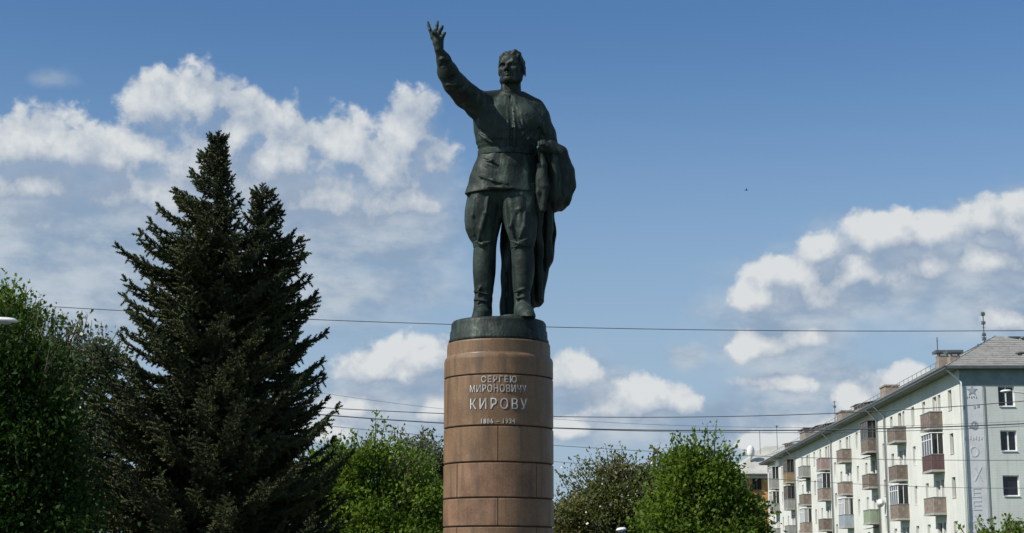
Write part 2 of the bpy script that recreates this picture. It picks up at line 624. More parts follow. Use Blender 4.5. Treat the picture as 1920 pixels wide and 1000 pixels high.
class Solid:
    def __init__(s, lo, hi, h):
        s.lo, s.h = np.array(lo, float), h
        s.n = [int(math.ceil((hi[i] - lo[i]) / h)) + 1 for i in range(3)]
        s.ax = [s.lo[i] + h * np.arange(s.n[i]) for i in range(3)]
        s.f = np.full(s.n, 1.0, dtype=np.float32)

    def sl(s, lo, hi):
        r = []
        for i in range(3):
            a = max(0, int((lo[i] - s.lo[i]) / s.h) - 1)
            b = min(s.n[i], int((hi[i] - s.lo[i]) / s.h) + 3)
            r.append(slice(a, max(a, b)))
        return tuple(r)

    def xyz(s, q):
        x, y, z = [s.ax[i][q[i]] for i in range(3)]
        return x[:, None, None], y[None, :, None], z[None, None, :]

    def op(s, fn, lo, hi, k=0.03, mode='add'):
        pad = k + 0.03
        q = s.sl(np.array(lo) - pad, np.array(hi) + pad)
        if any(a.stop <= a.start for a in q): return
        x, y, z = s.xyz(q)
        d = fn(x, y, z).astype(np.float32)
        f = s.f[q]
        if mode == 'add':
            h = np.maximum(k - np.abs(f - d), 0) / k
            s.f[q] = np.minimum(f, d) - h * h * k * 0.25
        elif mode == 'sub':
            d = -d
            h = np.maximum(k - np.abs(f - d), 0) / k
            s.f[q] = np.maximum(f, d) + h * h * k * 0.25

    def ball(s, c, r, k=0.03, mode='add', M3=None):
        c = np.array(c, float)
        r = np.array(r if hasattr(r, '__len__') else (r,) * 3, float)
        R3 = np.eye(3) if M3 is None else M3

        def fn(x, y, z):
            a, b, e = x - c[0], y - c[1], z - c[2]
            u = (R3[0, 0] * a + R3[1, 0] * b + R3[2, 0] * e)
            v = (R3[0, 1] * a + R3[1, 1] * b + R3[2, 1] * e)
            w = (R3[0, 2] * a + R3[1, 2] * b + R3[2, 2] * e)
            k0 = np.sqrt((u / r[0]) ** 2 + (v / r[1]) ** 2 + (w / r[2]) ** 2)
            k1 = np.sqrt((u / r[0] ** 2) ** 2 + (v / r[1] ** 2) ** 2 + (w / r[2] ** 2) ** 2) + 1e-6
            return k0 * (k0 - 1) / k1
        m = r.max()
        s.op(fn, c - m, c + m, k, mode)

    def limb(s, pts, rad, k=0.03, mode='add', flat=None):
        pts = [np.array(p, float) for p in pts]
        for (a, b, ra, rb) in zip(pts, pts[1:], rad, rad[1:]):
            ab = b - a
            L = float(ab @ ab) + 1e-9

            def fn(x, y, z, a=a, ab=ab, ra=ra, rb=rb, L=L):
                px, py, pz = x - a[0], y - a[1], z - a[2]
                h = np.clip((px * ab[0] + py * ab[1] + pz * ab[2]) / L, 0, 1)
                return np.sqrt((px - h * ab[0]) ** 2 + (py - h * ab[1]) ** 2 + (pz - h * ab[2]) ** 2) - (ra + (rb - ra) * h)
            m = max(ra, rb)
            s.op(fn, np.minimum(a, b) - m, np.maximum(a, b) + m, k, mode)

    def loft(s, rows, k=0.03, mode='add', wave=None, cap=True, e=2.0):
        "rows: (z, cx, cy, rx, ry)"
        rows = sorted(rows)
        Z, CX, CY, RX, RY = [np.array(c) for c in zip(*rows)]

        def fn(x, y, z):
            cx, cy, rx, ry = [np.interp(z, Z, q) for q in (CX, CY, RX, RY)]
            u, v = (x - cx), (y - cy)
            if wave is not None:
                th = np.arctan2(v / ry, u / rx)
                w = 1 + wave(th, z)
                rx, ry = rx * w, ry * w
            d = ((np.abs(u / rx) ** e + np.abs(v / ry) ** e) ** (1 / e) - 1) * np.minimum(rx, ry)
            if cap: d = np.maximum(d, np.maximum(z - Z[-1], Z[0] - z))
            return d
        ex, ey = RX.max() * 1.15, RY.max() * 1.15
        s.op(fn, (CX.min() - ex, CY.min() - ey, Z[0]), (CX.max() + ex, CY.max() + ey, Z[-1]), k, mode)

    def slab(s, poly, y0, half, rnd=0.06, k=0.03, fold=None, mode='add', puff=0.0):
        "poly: (x,z) outline hanging at depth y0 with real thickness; fold(x,z) shifts it in depth"
        poly = np.array(poly, float)

        def fn(x, y, z):
            X, Z = x[:, 0, :], z[:, 0, :] + 0 * x[:, 0, :]
            X = X + 0 * Z
            d = np.full(X.shape, 1e9)
            sg = np.ones(X.shape)
            n = len(poly)
            for i in range(n):
                a, b = poly[i], poly[i - 1]
                e = b - a
                wx, wz = X - a[0], Z - a[1]
                t = np.clip((wx * e[0] + wz * e[1]) / (e @ e), 0, 1)
                d = np.minimum(d, (wx - e[0] * t) ** 2 + (wz - e[1] * t) ** 2)
                c1, c2, c3 = Z >= a[1], Z < b[1], e[0] * wz > e[1] * wx
                fl = (c1 & c2 & c3) | (~c1 & ~c2 & ~c3)
                sg = np.where(fl, -sg, sg)
            d2 = (np.sqrt(d) * sg)[:, None, :]
            sh = fold(X, Z)[:, None, :] if fold is not None else 0
            hf = half + puff * np.clip(-d2, 0, 0.5)
            dy = np.abs(y - y0 - sh) - hf
            qa, qb = np.maximum(d2 + rnd, 0), np.maximum(dy + rnd, 0)
            return np.minimum(np.maximum(d2 + rnd, dy + rnd), 0) + np.sqrt(qa ** 2 + qb ** 2) - rnd
        H2 = half + 0.15 + puff * 0.3
        s.op(fn, (poly[:, 0].min(), y0 - H2, poly[:, 1].min()), (poly[:, 0].max(), y0 + H2, poly[:, 1].max()), k, mode)

    def ripple(s, fn, lo, hi):
        q = s.sl(lo, hi)
        x, y, z = s.xyz(q)
        s.f[q] += fn(x, y, z).astype(np.float32)

    def mesh(s, name, mat):
        f = s.f
        ins = f < 0
        nx, ny, nz = [k - 1 for k in s.n]
        cnt = np.zeros((nx, ny, nz), np.int8)
        for i in (0, 1):
            for j in (0, 1):
                for k in (0, 1):
                    cnt += ins[i:i + nx, j:j + ny, k:k + nz]
        act = (cnt > 0) & (cnt < 8)
        idx = np.full((nx, ny, nz), -1, np.int64)
        ci = np.argwhere(act)
        idx[act] = np.arange(len(ci))
        acc = np.zeros((len(ci), 3))
        num = np.zeros(len(ci))
        cor = np.array([(i, j, k) for i in (0, 1) for j in (0, 1) for k in (0, 1)])
        vals = [f[ci[:, 0] + c[0], ci[:, 1] + c[1], ci[:, 2] + c[2]] for c in cor]
        for a in range(8):
            for b in range(a + 1, 8):
                if np.abs(cor[a] - cor[b]).sum() != 1: continue
                va, vb = vals[a], vals[b]
                m = (va < 0) != (vb < 0)
                t = np.where(m, va / np.where(m, va - vb, 1), 0)
                acc[m] += (cor[a] + t[m][:, None] * (cor[b] - cor[a]))
                num[m] += 1
        V = (ci + acc / num[:, None]) * s.h + s.lo
        faces = []
        for ax in range(3):
            o = [a for a in range(3) if a != ax]
            s0 = [slice(None)] * 3
            s1 = [slice(None)] * 3
            s0[ax], s1[ax] = slice(0, -1), slice(1, None)
            A, B = ins[tuple(s0)], ins[tuple(s1)]
            e = np.argwhere(A != B)
            ok = (e[:, o[0]] > 0) & (e[:, o[1]] > 0) & (e[:, o[0]] < s.n[o[0]] - 1) & (e[:, o[1]] < s.n[o[1]] - 1)
            e = e[ok]
            flip = A[e[:, 0], e[:, 1], e[:, 2]]

            def cell(du, dv):
                q = e.copy()
                q[:, o[0]] -= du
                q[:, o[1]] -= dv
                return idx[q[:, 0], q[:, 1], q[:, 2]]
            quad = np.stack([cell(1, 1), cell(0, 1), cell(0, 0), cell(1, 0)], 1)
            if ax == 1: flip = ~flip
            quad[~flip] = quad[~flip][:, ::-1]
            faces.append(quad)
        return mesh_np(name, V, np.concatenate(faces), mat, smooth=True)


def S3(rows, dy=0.0):
    "outline rows (py, left px, right px, cy, ry) to loft rows"
    out = []
    for py, l, r, cy, ry in rows:
        a, b = J(l, py, cy), J(r, py, cy)
        out.append((a[2], (a[0] + b[0]) / 2, cy, (b[0] - a[0]) / 2, ry))
    return out


statue = tag(empty('bronze_statue', (PX0, SY, BZ)), 'dark green bronze statue of a man with one arm raised, standing on the pedestal', 'statue')

# head frame: turned a little to the viewer's left and raised
HC = J(958.5, 130, -0.08)
yaw, pit, rol = R(-17), R(-4), R(-2)
Rz = np.array([[math.cos(yaw), -math.sin(yaw), 0], [math.sin(yaw), math.cos(yaw), 0], [0, 0, 1]])
Rx = np.array([[1, 0, 0], [0, math.cos(pit), -math.sin(pit)], [0, math.sin(pit), math.cos(pit)]])
Ry = np.array([[math.cos(rol), 0, math.sin(rol)], [0, 1, 0], [-math.sin(rol), 0, math.cos(rol)]])
HR = Rz @ Rx @ Ry


def hp(x, y, z):
    return HC + HR @ np.array([x, y, z])


body = Solid((-1.35, -1.6, -0.02), (1.05, 0.5, 4.9), 0.0128)
B = body
B.ball(hp(0, .035, .065), (.205, .245, .215), .04, M3=HR)
B.ball(hp(0, -.05, -.08), (.168, .185, .205), .06, M3=HR)
B.ball(hp(0, -.18, -.235), (.065, .06, .05), .05, M3=HR)
for sx in (-1, 1):
    B.limb([hp(sx * .155, .04, -.11), hp(sx * .135, -.02, -.2), hp(sx * .045, -.17, -.245)], [.05, .055, .045], .05)
    B.ball(hp(sx * .118, -.15, -.055), (.055, .05, .045), .05, M3=HR)
    B.ball(hp(sx * .213, .035, -.02), (.028, .052, .075), .02, M3=HR)
    B.ball(hp(sx * .088, -.25, -.008), (.056, .06, .034), .025, 'sub', M3=HR)
    B.ball(hp(sx * .085, -.185, -.008), (.036, .034, .028), .012, M3=HR)
    B.limb([hp(sx * .03, -.232, .028), hp(sx * .09, -.228, .045), hp(sx * .15, -.185, .025)], [.022, .024, .018], .02)
    B.ball(hp(sx * .034, -.25, -.092), .022, .015)
    B.limb([hp(sx * .05, -.232, -.1), hp(sx * .082, -.2, -.165)], [.014, .012], .03)
B.ball(hp(0, -.175, .12), (.14, .07, .08), .06, M3=HR)
B.limb([hp(0, -.222, .03), hp(0, -.262, -.03), hp(0, -.288, -.085)], [.018, .022, .03], .02)
B.limb([hp(-.062, -.215, -.155), hp(0, -.243, -.146), hp(.062, -.215, -.155)], [.014, .02, .014], .015)
B.limb([hp(-.05, -.218, -.182), hp(0, -.238, -.186), hp(.05, -.218, -.182)], [.014, .022, .014], .015)
B.limb([hp(-.066, -.245, -.168), hp(0, -.268, -.166), hp(.066, -.245, -.168)], [.01, .012, .01], .01, 'sub')
# neck
B.limb([hp(0, .06, -.12), J(957.5, 172, .0), J(957, 200, .02)], [.155, .162, .19], .06)
B.limb([J(945, 164, -.12), J(954, 186, -.16)], [.035, .03], .04)
# trunk and limbs under the clothes
B.loft(S3([(196, 905, 1010, 0, .24), (235, 900, 1002, 0, .3), (281, 908, 996, 0, .25), (330, 895, 1000, 0, .28), (372, 895, 1000, 0, .26)]), .05)
B.limb([J(912, 200, 0), J(875, 181, -.42), J(851, 156, -.76), J(832, 118, -.98), J(823, 94, -1.1)], [.15, .15, .13, .09, .068], .05)
B.limb([J(1003, 212, 0), J(1034, 300, .12)], [.15, .12], .05)
B.limb([J(1034, 300, .12), J(1026, 280, -.3), J(1020, 273, -.5)], [.12, .09, .07], .05)
B.limb([J(912, 372, .02), J(908, 462, .02), J(906, 560, .05), J(903, 600, .05)], [.2, .14, .1, .1], .04)
B.limb([J(973, 372, -.05), J(981, 462, -.18), J(978, 560, -.18), J(978, 606, -.2)], [.2, .14, .1, .1], .04)
# raised hand: palm, four fingers, thumb
hd = -1.13
B.limb([J(822.5, 92, hd), J(820, 80, hd - .01), J(817.5, 68, hd - .02)], [.068, .072, .07], .03)
B.limb([J(813, 70, hd), J(824, 69, hd)], [.055, .06], .03)
B.limb([J(826, 88, hd), J(827, 74, hd - .02)], [.05, .045], .03)
B.limb([J(810.5, 68, hd), J(806.3, 56, hd - .02), J(803.8, 48, hd), J(802.3, 42, hd + .02)], [.032, .028, .025, .02], .015)
B.limb([J(814, 66, hd), J(812.6, 60, hd - .13), J(815, 58, hd - .2), J(817, 61, hd - .21)], [.034, .03, .028, .024], .015)
B.limb([J(816.5, 66, hd), J(818, 56, hd - .02), J(819.4, 48, hd - .02), J(820.6, 41, hd)], [.034, .03, .027, .021], .015)
B.limb([J(822, 67, hd), J(825, 58, hd - .05), J(828, 53.5, hd - .07), J(829.8, 49.5, hd - .06)], [.035, .031, .028, .022], .015)
B.limb([J(826.5, 78, hd - .02), J(829.5, 69.5, hd - .06), J(832, 65, hd - .08), J(834.5, 62, hd - .08)], [.04, .033, .029, .022], .015)
# fist that holds the coat
fd = -.56
B.ball(J(1019, 272, fd), (.10, .07, .065), .03)
for i, (qx, qy) in enumerate(((1011, 267.5), (1016, 265.5), (1021, 265.5), (1026, 268))):
    B.limb([J(qx, qy + 2, fd + .03), J(qx - .5, qy, fd - .06), J(qx, qy + 5, fd - .10), J(qx + .5, qy + 9, fd - .07)], [.028, .028, .026, .022], .012)
B.limb([J(1024, 276, fd + .0), J(1016, 279, fd - .08), J(1010, 277, fd - .11)], [.034, .03, .024], .015)
obj('body', body.mesh('body', M['bronze']), statue)

# hair swept back from the forehead
hs = Solid(HC - .42, HC + .42, 0.0115)
hs.ball(hp(.0, .075, .075), (.218, .24, .225), .03, M3=HR)
hs.ball(hp(0, -.30, -.10), (.40, .22, .20), .02, 'sub', M3=HR)
hs.ball(hp(0, -.26, .05), (.128, .16, .12), .02, 'sub', M3=HR)
hs.ball(hp(0, .10, -.33), (.4, .4, .20), .03, 'sub', M3=HR)
for sx in (-1, 1): hs.ball(hp(sx * .23, -.06, -.08), (.08, .10, .12), .02, 'sub', M3=HR)
for i in range(11):
    t = (i - 5) / 5
    x0 = t * .155
    zz = .19 - .05 * t * t
    w = .035 * math.sin(i * 2.3)
    hs.limb([hp(x0 * .9 - .015, -.135 + abs(t) * .05, zz - .005 + .02 * math.sin(i * 1.7)), hp(x0 + .01, -.09, zz + .062 + .012 * math.sin(i * 2.9)), hp(x0 * 1.08 + w * .3, .04, zz + .085 - .03 * t * t),
             hp(x0 * 1.1, .17, zz + .02), hp(x0 * .9, .27, zz - .12)], [.026, .034, .034, .03, .02], .014)
hs.limb([hp(.04, -.12, .20), hp(.10, -.1, .262), hp(.165, -.03, .245)], [.03, .042, .03], .02)
hs.limb([hp(.0, -.135, .195), hp(-.06, -.12, .245), hp(-.14, -.06, .235)], [.026, .034, .028], .02)
for sx in (-1, 1):
    for q in range(4):
        hs.limb([hp(sx * .175, -.08 + q * .05, .15 - q * .01), hp(sx * .198, -.04 + q * .06, .05), hp(sx * .19, .03 + q * .055, -.05 - q * .01)], [.016, .02, .012], .012)
obj('hair', hs.mesh('hair', M['bronze']), statue)

# belted tunic with a stand collar
T = Solid((-1.15, -1.4, 1.75), (1.1, 0.62, 4.35), 0.0125)
zw = J(950, 282, -.3)[2]
zh = J(900, 363, -.4)[2]


def skirt_wave(th, z):
    a = np.clip((zw - z) / .6, 0, 1)
    b = np.exp(-((z - zw) / .16) ** 2)
    return .028 * a * (np.sin(8 * th + 1.2 * np.sin(3 * th)) + .5 * np.sin(13 * th + 2)) + .016 * b * np.sin(17 * th + 2 * np.sin(4 * th))


T.loft(S3([(183, 936, 980, .0, .20), (190, 914, 994, .0, .25), (199, 900, 1009, 0, .29), (212, 890, 1015, 0, .33), (230, 887, 1015, -.02, .37), (252, 889, 1012, -.03, .38),
           (268, 891, 1009, -.02, .36), (277, 897, 1005, -.01, .33)]), .05, e=2.3)
T.loft(S3([(277, 897, 1006, -.01, .33), (286, 899, 1006, -.01, .325), (297, 895, 1009, -.01, .35), (318, 886, 1012, -.01, .38), (340, 880, 1016, 0, .40), (366, 873, 1021, .0, .425)]), .04, wave=skirt_wave, e=2.25)
zc = zh - 0.01
T.f[:, :, :max(0, int((zc - T.lo[2]) / T.h))] = 0.5
T.loft(S3([(339, 886, 1010, 0, .36), (352, 881, 1014, 0, .37), (367, 877, 1018, 0, .385)]), .02, 'sub')
T.limb([J(917, 199, 0), J(897, 197, -.19), J(876, 181, -.43), J(853, 157, -.76), J(840, 136, -.87), J(831.5, 114, -.99), J(825, 99, -1.08)], [.215, .228, .212, .19, .168, .118, .078], .05)
T.limb([J(1000, 208, 0), J(1010, 222, .02), J(1022, 250, .08), J(1034, 296, .12)], [.165, .185, .17, .16], .06)
T.limb([J(1034, 300, .12), J(1028, 284, -.25), J(1023, 276, -.42)], [.165, .125, .10], .05)
T.limb([J(936, 182, .0), J(910, 190, .0)], [.12, .18], .08)
T.limb([J(978, 186, .02), J(1001, 202, .02)], [.13, .17], .08)
# pectorals, stand collar, placket, pocket flaps, cords
T.ball(J(928, 222, -.28), (.24, .12, .2), .12)
T.ball(J(985, 224, -.26), (.22, .12, .2), .12)
zcol = J(957, 184, -.1)[2] + .03
T.loft([(zcol - .05, -.0 + J(957, 184, 0)[0], .0, .215, .215), (zcol + .03, J(957, 184, 0)[0], -.0, .19, .195), (zcol + .085, J(957.5, 184, 0)[0], -.01, .182, .188)], .02)
for sx_ in (-1, 1):     # collar wings and the front opening
    T.limb([J(957 + sx_ * 15, 176, -.10), J(957 + sx_ * 8, 184, -.22), J(957 + sx_ * 9, 197, -.30)], [.03, .036, .02], .012)
T.limb([J(957, 181, -.22), J(957, 194, -.33)], [.016, .012], .012, 'sub')
T.limb([J(957.5, 197, -.34), J(958.5, 216, -.41), J(959, 240, -.455), J(959, 272, -.42)], [.008, .010, .010, .008], .008, 'sub')
T.limb([J(951, 192, -.25), J(952, 210, -.36), J(953, 240, -.42), J(953, 274, -.38)], [.024, .028, .026, .02], .012)
T.limb([J(961, 192, -.25), J(964, 210, -.36), J(965, 240, -.42), J(964, 274, -.38)], [.024, .028, .026, .02], .012)
for qy in (205, 222, 240, 258): T.ball(J(958.5, qy, -.44 if qy > 210 else -.40), (.02, .02, .02), .006)
T.limb([J(976, 196, -.22), J(978, 215, -.375), J(980, 240, -.415)], [.024, .026, .024], .01)
T.limb([J(946, 196, -.26), J(944, 214, -.37), J(947, 226, -.40)], [.018, .018, .02], .01)
for qx in (929, 985):
    T.limb([J(qx - 11, 212, -.33), J(qx, 215, -.375), J(qx + 11, 212, -.33)], [.02, .024, .02], .012)
    T.limb([J(qx - 10, 219, -.36), J(qx, 222, -.38), J(qx + 10, 219, -.36)], [.008, .011, .008], .012, 'sub')
# creases: armpit, elbow, waist
for a, b, r, md in (((903, 224, -.28), (936, 240, -.40), .022, 'add'), ((900, 236, -.28), (944, 262, -.40), .026, 'add'), ((896, 250, -.26), (926, 268, -.38), .028, 'add'),
                    ((896, 243, -.30), (932, 256, -.43), .022, 'sub'), ((897, 259, -.30), (915, 268, -.38), .026, 'sub'), ((1000, 228, -.2), (975, 258, -.40), .026, 'add'),
                    ((1005, 240, -.2), (985, 268, -.38), .028, 'add'), ((905, 296, -.35), (940, 304, -.42), .02, 'add'), ((900, 306, -.30), (930, 318, -.38), .010, 'sub'),
                    ((898, 330, -.34), (950, 345, -.45), .026, 'add'), ((915, 350, -.40), (968, 352, -.45), .022, 'add'), 
                    ((826, 103, -1.16), (836, 100, -1.14), .018, 'sub'), ((823, 112, -1.12), (834, 108, -1.14), .02, 'add'), ((826, 124, -1.06), (846, 112, -1.06), .016, 'sub'),
                    ((836, 150, -.97), (860, 140, -.96), .022, 'sub'), ((838, 160, -.93), (870, 156, -.90), .022, 'add'), ((846, 172, -.88), (874, 160, -.86), .02, 'sub'),
                    ((870, 200, -.48), (885, 172, -.58), .024, 'add'), ((884, 210, -.40), (900, 178, -.46), .02, 'sub'), ((1010, 210, -.16), (1020, 250, -.12), .024, 'add'),
                    ((1004, 216, -.2), (1010, 256, -.16), .02, 'sub')):
    T.limb([J(*a), (J(*a) + J(*b)) / 2 + np.array([0, -.015, -.01]), J(*b)], [r * .5, r, r * .4], .035, md)
T.ripple(lambda x, y, z: .007 * np.sin(11 * x + 5 * z + 2 * np.sin(4 * y)) * np.sin(9 * z - 4 * x) + .004 * np.sin(23 * z + 9 * x) * np.sin(17 * x + 3 * y), (-1.15, -1.4, 1.75), (1.1, .62, 4.35))
obj('tunic', T.mesh('tunic', M['bronze']), statue)
# belt with a buckle
bl = Solid((-.75, -.6, zw - .12), (.75, .55, zw + .12), .012)
r0 = S3([(282, 895.5, 1008, -.01, .365)])[0]
bl.loft([(zw - .05, *r0[1:]), (zw + .05, *r0[1:])], .01, e=2.25)
bl.loft([(zw - .1, r0[1], r0[2], r0[3] - .05, r0[4] - .05), (zw + .1, r0[1], r0[2], r0[3] - .05, r0[4] - .05)], .01, 'sub', e=2.25)
bl.ball(np.array([J(957, 282, -.37)[0], -.375, zw]), (.075, .03, .06), .02)
obj('belt', bl.mesh('belt', M['bronze']), statue)

# riding breeches
K = Solid((-.75, -.7, .75), (.75, .62, 2.35), 0.0135)


def thigh_wave(th, z):
    return .03 * np.sin(6 * th + 3.5 * z + 1.5 * np.sin(2 * th)) + .015 * np.sin(11 * th - 4 * z)


K.loft(S3([(350, 884, 942, .03, .33), (368, 878, 944, .02, .34), (395, 872.5, 942, .02, .33), (415, 871, 940, .02, .31), (432, 872.5, 936, .01, .285), (446, 879, 933, 0, .25), (456, 886, 932, .0, .215),
           (466, 888, 931, .0, .19)]), .06, wave=thigh_wave)
K.loft(S3([(350, 928, 1014, -.03, .33), (368, 930, 1012, -.05, .34), (395, 937, 1010, -.08, .34), (420, 944, 1009, -.11, .32), (440, 951, 1007, -.14, .285), (454, 956, 1004, -.16, .235),
           (468, 958, 1001, -.17, .20)]), .06, wave=thigh_wave)
K.limb([J(925, 360, -.02), J(960, 365, -.02)], [.24, .24], .08)
for pts, r in (([(916, 368, -.32), (911, 400, -.33), (902, 430, -.28), (896, 452, -.22)], .028), ([(889, 372, -.27), (886, 405, -.26), (888, 440, -.20)], .026),
               ([(960, 396, -.38), (975, 392, -.42), (988, 398, -.4)], .02), ([(962, 402, -.38), (957, 425, -.40), (963, 446, -.38)], .026), ([(985, 400, -.42), (983, 425, -.43), (974, 446, -.42)], .024),
               ([(890, 454, -.2), (905, 458, -.25), (922, 452, -.2)], .022), ([(958, 452, -.36), (974, 457, -.43), (992, 446, -.38)], .026), ([(962, 464, -.34), (978, 459, -.42), (998, 462, -.34)], .022)):
    K.limb([J(*p) for p in pts], [r * .6] + [r] * (len(pts) - 2) + [r * .5], .04)
for pts, r in (([(879, 405, -.25), (879, 425, -.25), (884, 446, -.2)], .035), ([(970, 402, -.42), (967, 425, -.44), (969, 440, -.42)], .024), ([(962, 459, -.42), (980, 464, -.44)], .02),
               ([(893, 464, -.24), (912, 463, -.27)], .018)):
    K.limb([J(*p) for p in pts], [r * .6] + [r] * (len(pts) - 2) + [r * .5], .035, 'sub')
obj('breeches', K.mesh('breeches', M['bronze']), statue)

# tall boots


def boot(rows, creases, foot, sole):
    s = Solid((-.62, -1.0, -.01), (.82, .45, 1.4), .0125)
    s.loft(S3(rows), .04, wave=lambda th, z: .02 * np.sin(5 * th + 9 * z) + .03 * np.exp(-((z - .42) / .14) ** 2) * np.sin(38 * z + 2 * np.sin(th)))
    s.limb([J(*p) for p in foot], [.12, .135, .115, .085], .08)
    s.limb([J(*p) + np.array([0, 0, 0]) for p in sole], [.06, .075, .06], .05)
    for a, b, r, md in creases: s.limb([J(*a), J(*b)], [r, r * .6], .03, md)
    s.f[:, :, :1] = .1
    return s.mesh('boot', M['bronze'])


b1 = boot([(458, 889, 931, .0, .19), (470, 888, 931, .0, .19), (490, 886.5, 930, .01, .20), (510, 886, 929, .02, .20), (530, 888, 927, .03, .18), (548, 890, 925, .03, .155), (565, 889, 923, .02, .155), (592, 887, 922, 0, .17), (604, 888, 921, 0, .17)],
          [((890, 547, -.15), (915, 552, -.15), .022, 'add'), ((893, 556, -.15), (912, 560, -.17), .02, 'sub'), ((890, 563, -.15), (914, 564, -.17), .022, 'add'), ((900, 540, -.14), (892, 550, -.12), .02, 'add')],
          [(904, 588, 0), (903, 592, -.2), (899, 598, -.38), (896, 602, -.5)], [(905, 604, .08), (903, 606, -.2), (896, 612, -.46)])
obj('boot', b1, statue)
b2 = boot([(460, 959, 1001, -.17, .20), (472, 959, 1001, -.18, .20), (490, 959.5, 1002, -.17, .21), (512, 959.5, 1002, -.15, .21), (532, 961, 999, -.15, .19), (548, 963, 995, -.15, .16), (562, 964, 994, -.17, .155), (590, 964, 998, -.2, .17), (606, 965, 999, -.2, .17)],
          [((966, 548, -.32), (984, 541, -.33), .022, 'add'), ((966, 556, -.32), (982, 548, -.34), .02, 'sub'), ((968, 560, -.32), (984, 556, -.34), .02, 'add')],
          [(981, 584, -.2), (984, 586, -.38), (989, 594, -.58), (994, 600, -.72)], [(982, 604, -.1), (985, 606, -.36), (994, 608, -.66)])
obj('boot', b2, statue)

# coat draped over the bent arm, hanging behind the legs
Cc = Solid((-.1, -.45, -.01), (1.42, .85, 3.2), 0.0135)


def poly(pts, dy):
    return [(J(x, y, dy)[0], J(x, y, dy)[2]) for x, y in pts]


def hang_fold(X, Z):
    return .05 * np.sin(17 * X + 1.3 * np.sin(2.2 * Z) + .6 * Z) + .03 * np.sin(31 * X - 1.1 * Z)


Cc.slab(poly([(938, 440), (946, 400), (968, 372), (1000, 330), (1046, 330), (1041, 400), (1042, 443), (1036, 490), (1021, 523), (1020, 566), (1004, 579), (985, 588), (966, 600), (950, 611), (938, 611)], .34), .34, .085, .05, .04, fold=hang_fold)
Cc.slab(poly([(1006, 285), (1022, 270), (1039, 269), (1058, 285), (1070, 304), (1075, 326), (1076, 343), (1070, 375), (1054, 396), (1040, 399), (1022, 392), (1008, 372), (1000, 330)], .05), .05, .30, .26, .06,
        fold=lambda X, Z: .02 * np.sin(14 * X + 2 * Z))
Cc.limb([J(1030, 272, -.15), J(1050, 288, -.1), J(1063, 320, -.05), J(1066, 350, 0), J(1060, 378, 0)], [.10, .12, .12, .11, .07], .05)
Cc.limb([J(1022, 280, -.3), J(1036, 300, -.3), J(1044, 335, -.26), J(1044, 370, -.2), J(1040, 390, -.15)], [.07, .085, .085, .075, .05], .03)
Cc.limb([J(1012, 282, -.36), J(1020, 310, -.38), J(1022, 350, -.34), J(1018, 392, -.26)], [.05, .06, .07, .05], .03)
Cc.limb([J(1010, 310, -.32), J(1012, 360, -.3), J(1010, 420, -.12), J(1012, 480, .1), J(1010, 560, .2)], [.04, .06, .07, .06, .05], .03)
Cc.limb([J(1028, 380, -.1), J(1030, 430, .1), J(1028, 480, .2), J(1014, 560, .26)], [.05, .07, .07, .05], .04)
for pts in ([(1030, 290, -.36), (1034, 330, -.36), (1033, 380, -.28)], [(1050, 300, -.3), (1056, 335, -.26), (1052, 378, -.2)], [(1018, 395, -.15), (1020, 440, .12), (1019, 520, .2)]):
    Cc.limb([J(*p) for p in pts], [.02, .03, .02], .03, 'sub')
Cc.limb([J(945, 500, .22), J(945, 560, .22), J(943, 604, .22)], [.03, .045, .05], .03)
Cc.ripple(lambda x, y, z: .010 * np.sin(26 * x + 4 * np.sin(1.7 * z) + 8 * y) * np.clip((3.0 - z), 0, 1) + .006 * np.sin(13 * z + 9 * x), (-.1, -.45, -.01), (1.42, .85, 3.2))
Cc.f[:, :, :2] = .1
obj('coat', Cc.mesh('coat', M['bronze']), statue)

# round bronze plinth with a groove
zb = zt + 0.002 - BZ
pl = MB()
pl.lathe([(.825, zb), (.825, zb + .05), (.806, zb + .085), (.800, zb + .20), (.786, zb + .215), (.782, -.055), (.776, -.03), (.755, 0)], 96)
pp = pl.build('plinth', M['bronze'], statue, smooth=True)
sh = MB()
sh.v = []
ang = [2 * math.pi * i / 24 for i in range(24)]
cx, cz = J(966, 596, -.25)[0], 0
low = [(cx + .02 + .30 * math.cos(a) * (1 + .12 * math.sin(3 * a)), -.42 + .22 * math.sin(a)) for a in ang]
for zz, sc in ((-.01, 1.0), (.035, .98), (.05, .93)):
    for x, y in low: sh.v.append((cx + (x - cx) * sc, -.42 + (y + .42) * sc, zz))
for i in range(2):
    for k in range(24): sh.f.append((i * 24 + k, i * 24 + (k + 1) % 24, (i + 1) * 24 + (k + 1) % 24, (i + 1) * 24 + k))
sh.f.append(tuple(48 + k for k in range(24)))
sh.build('foot_pad', M['bronze'], statue)

# ---------------------------------------------------------------- the long apartment block
M['white_wall'] = None


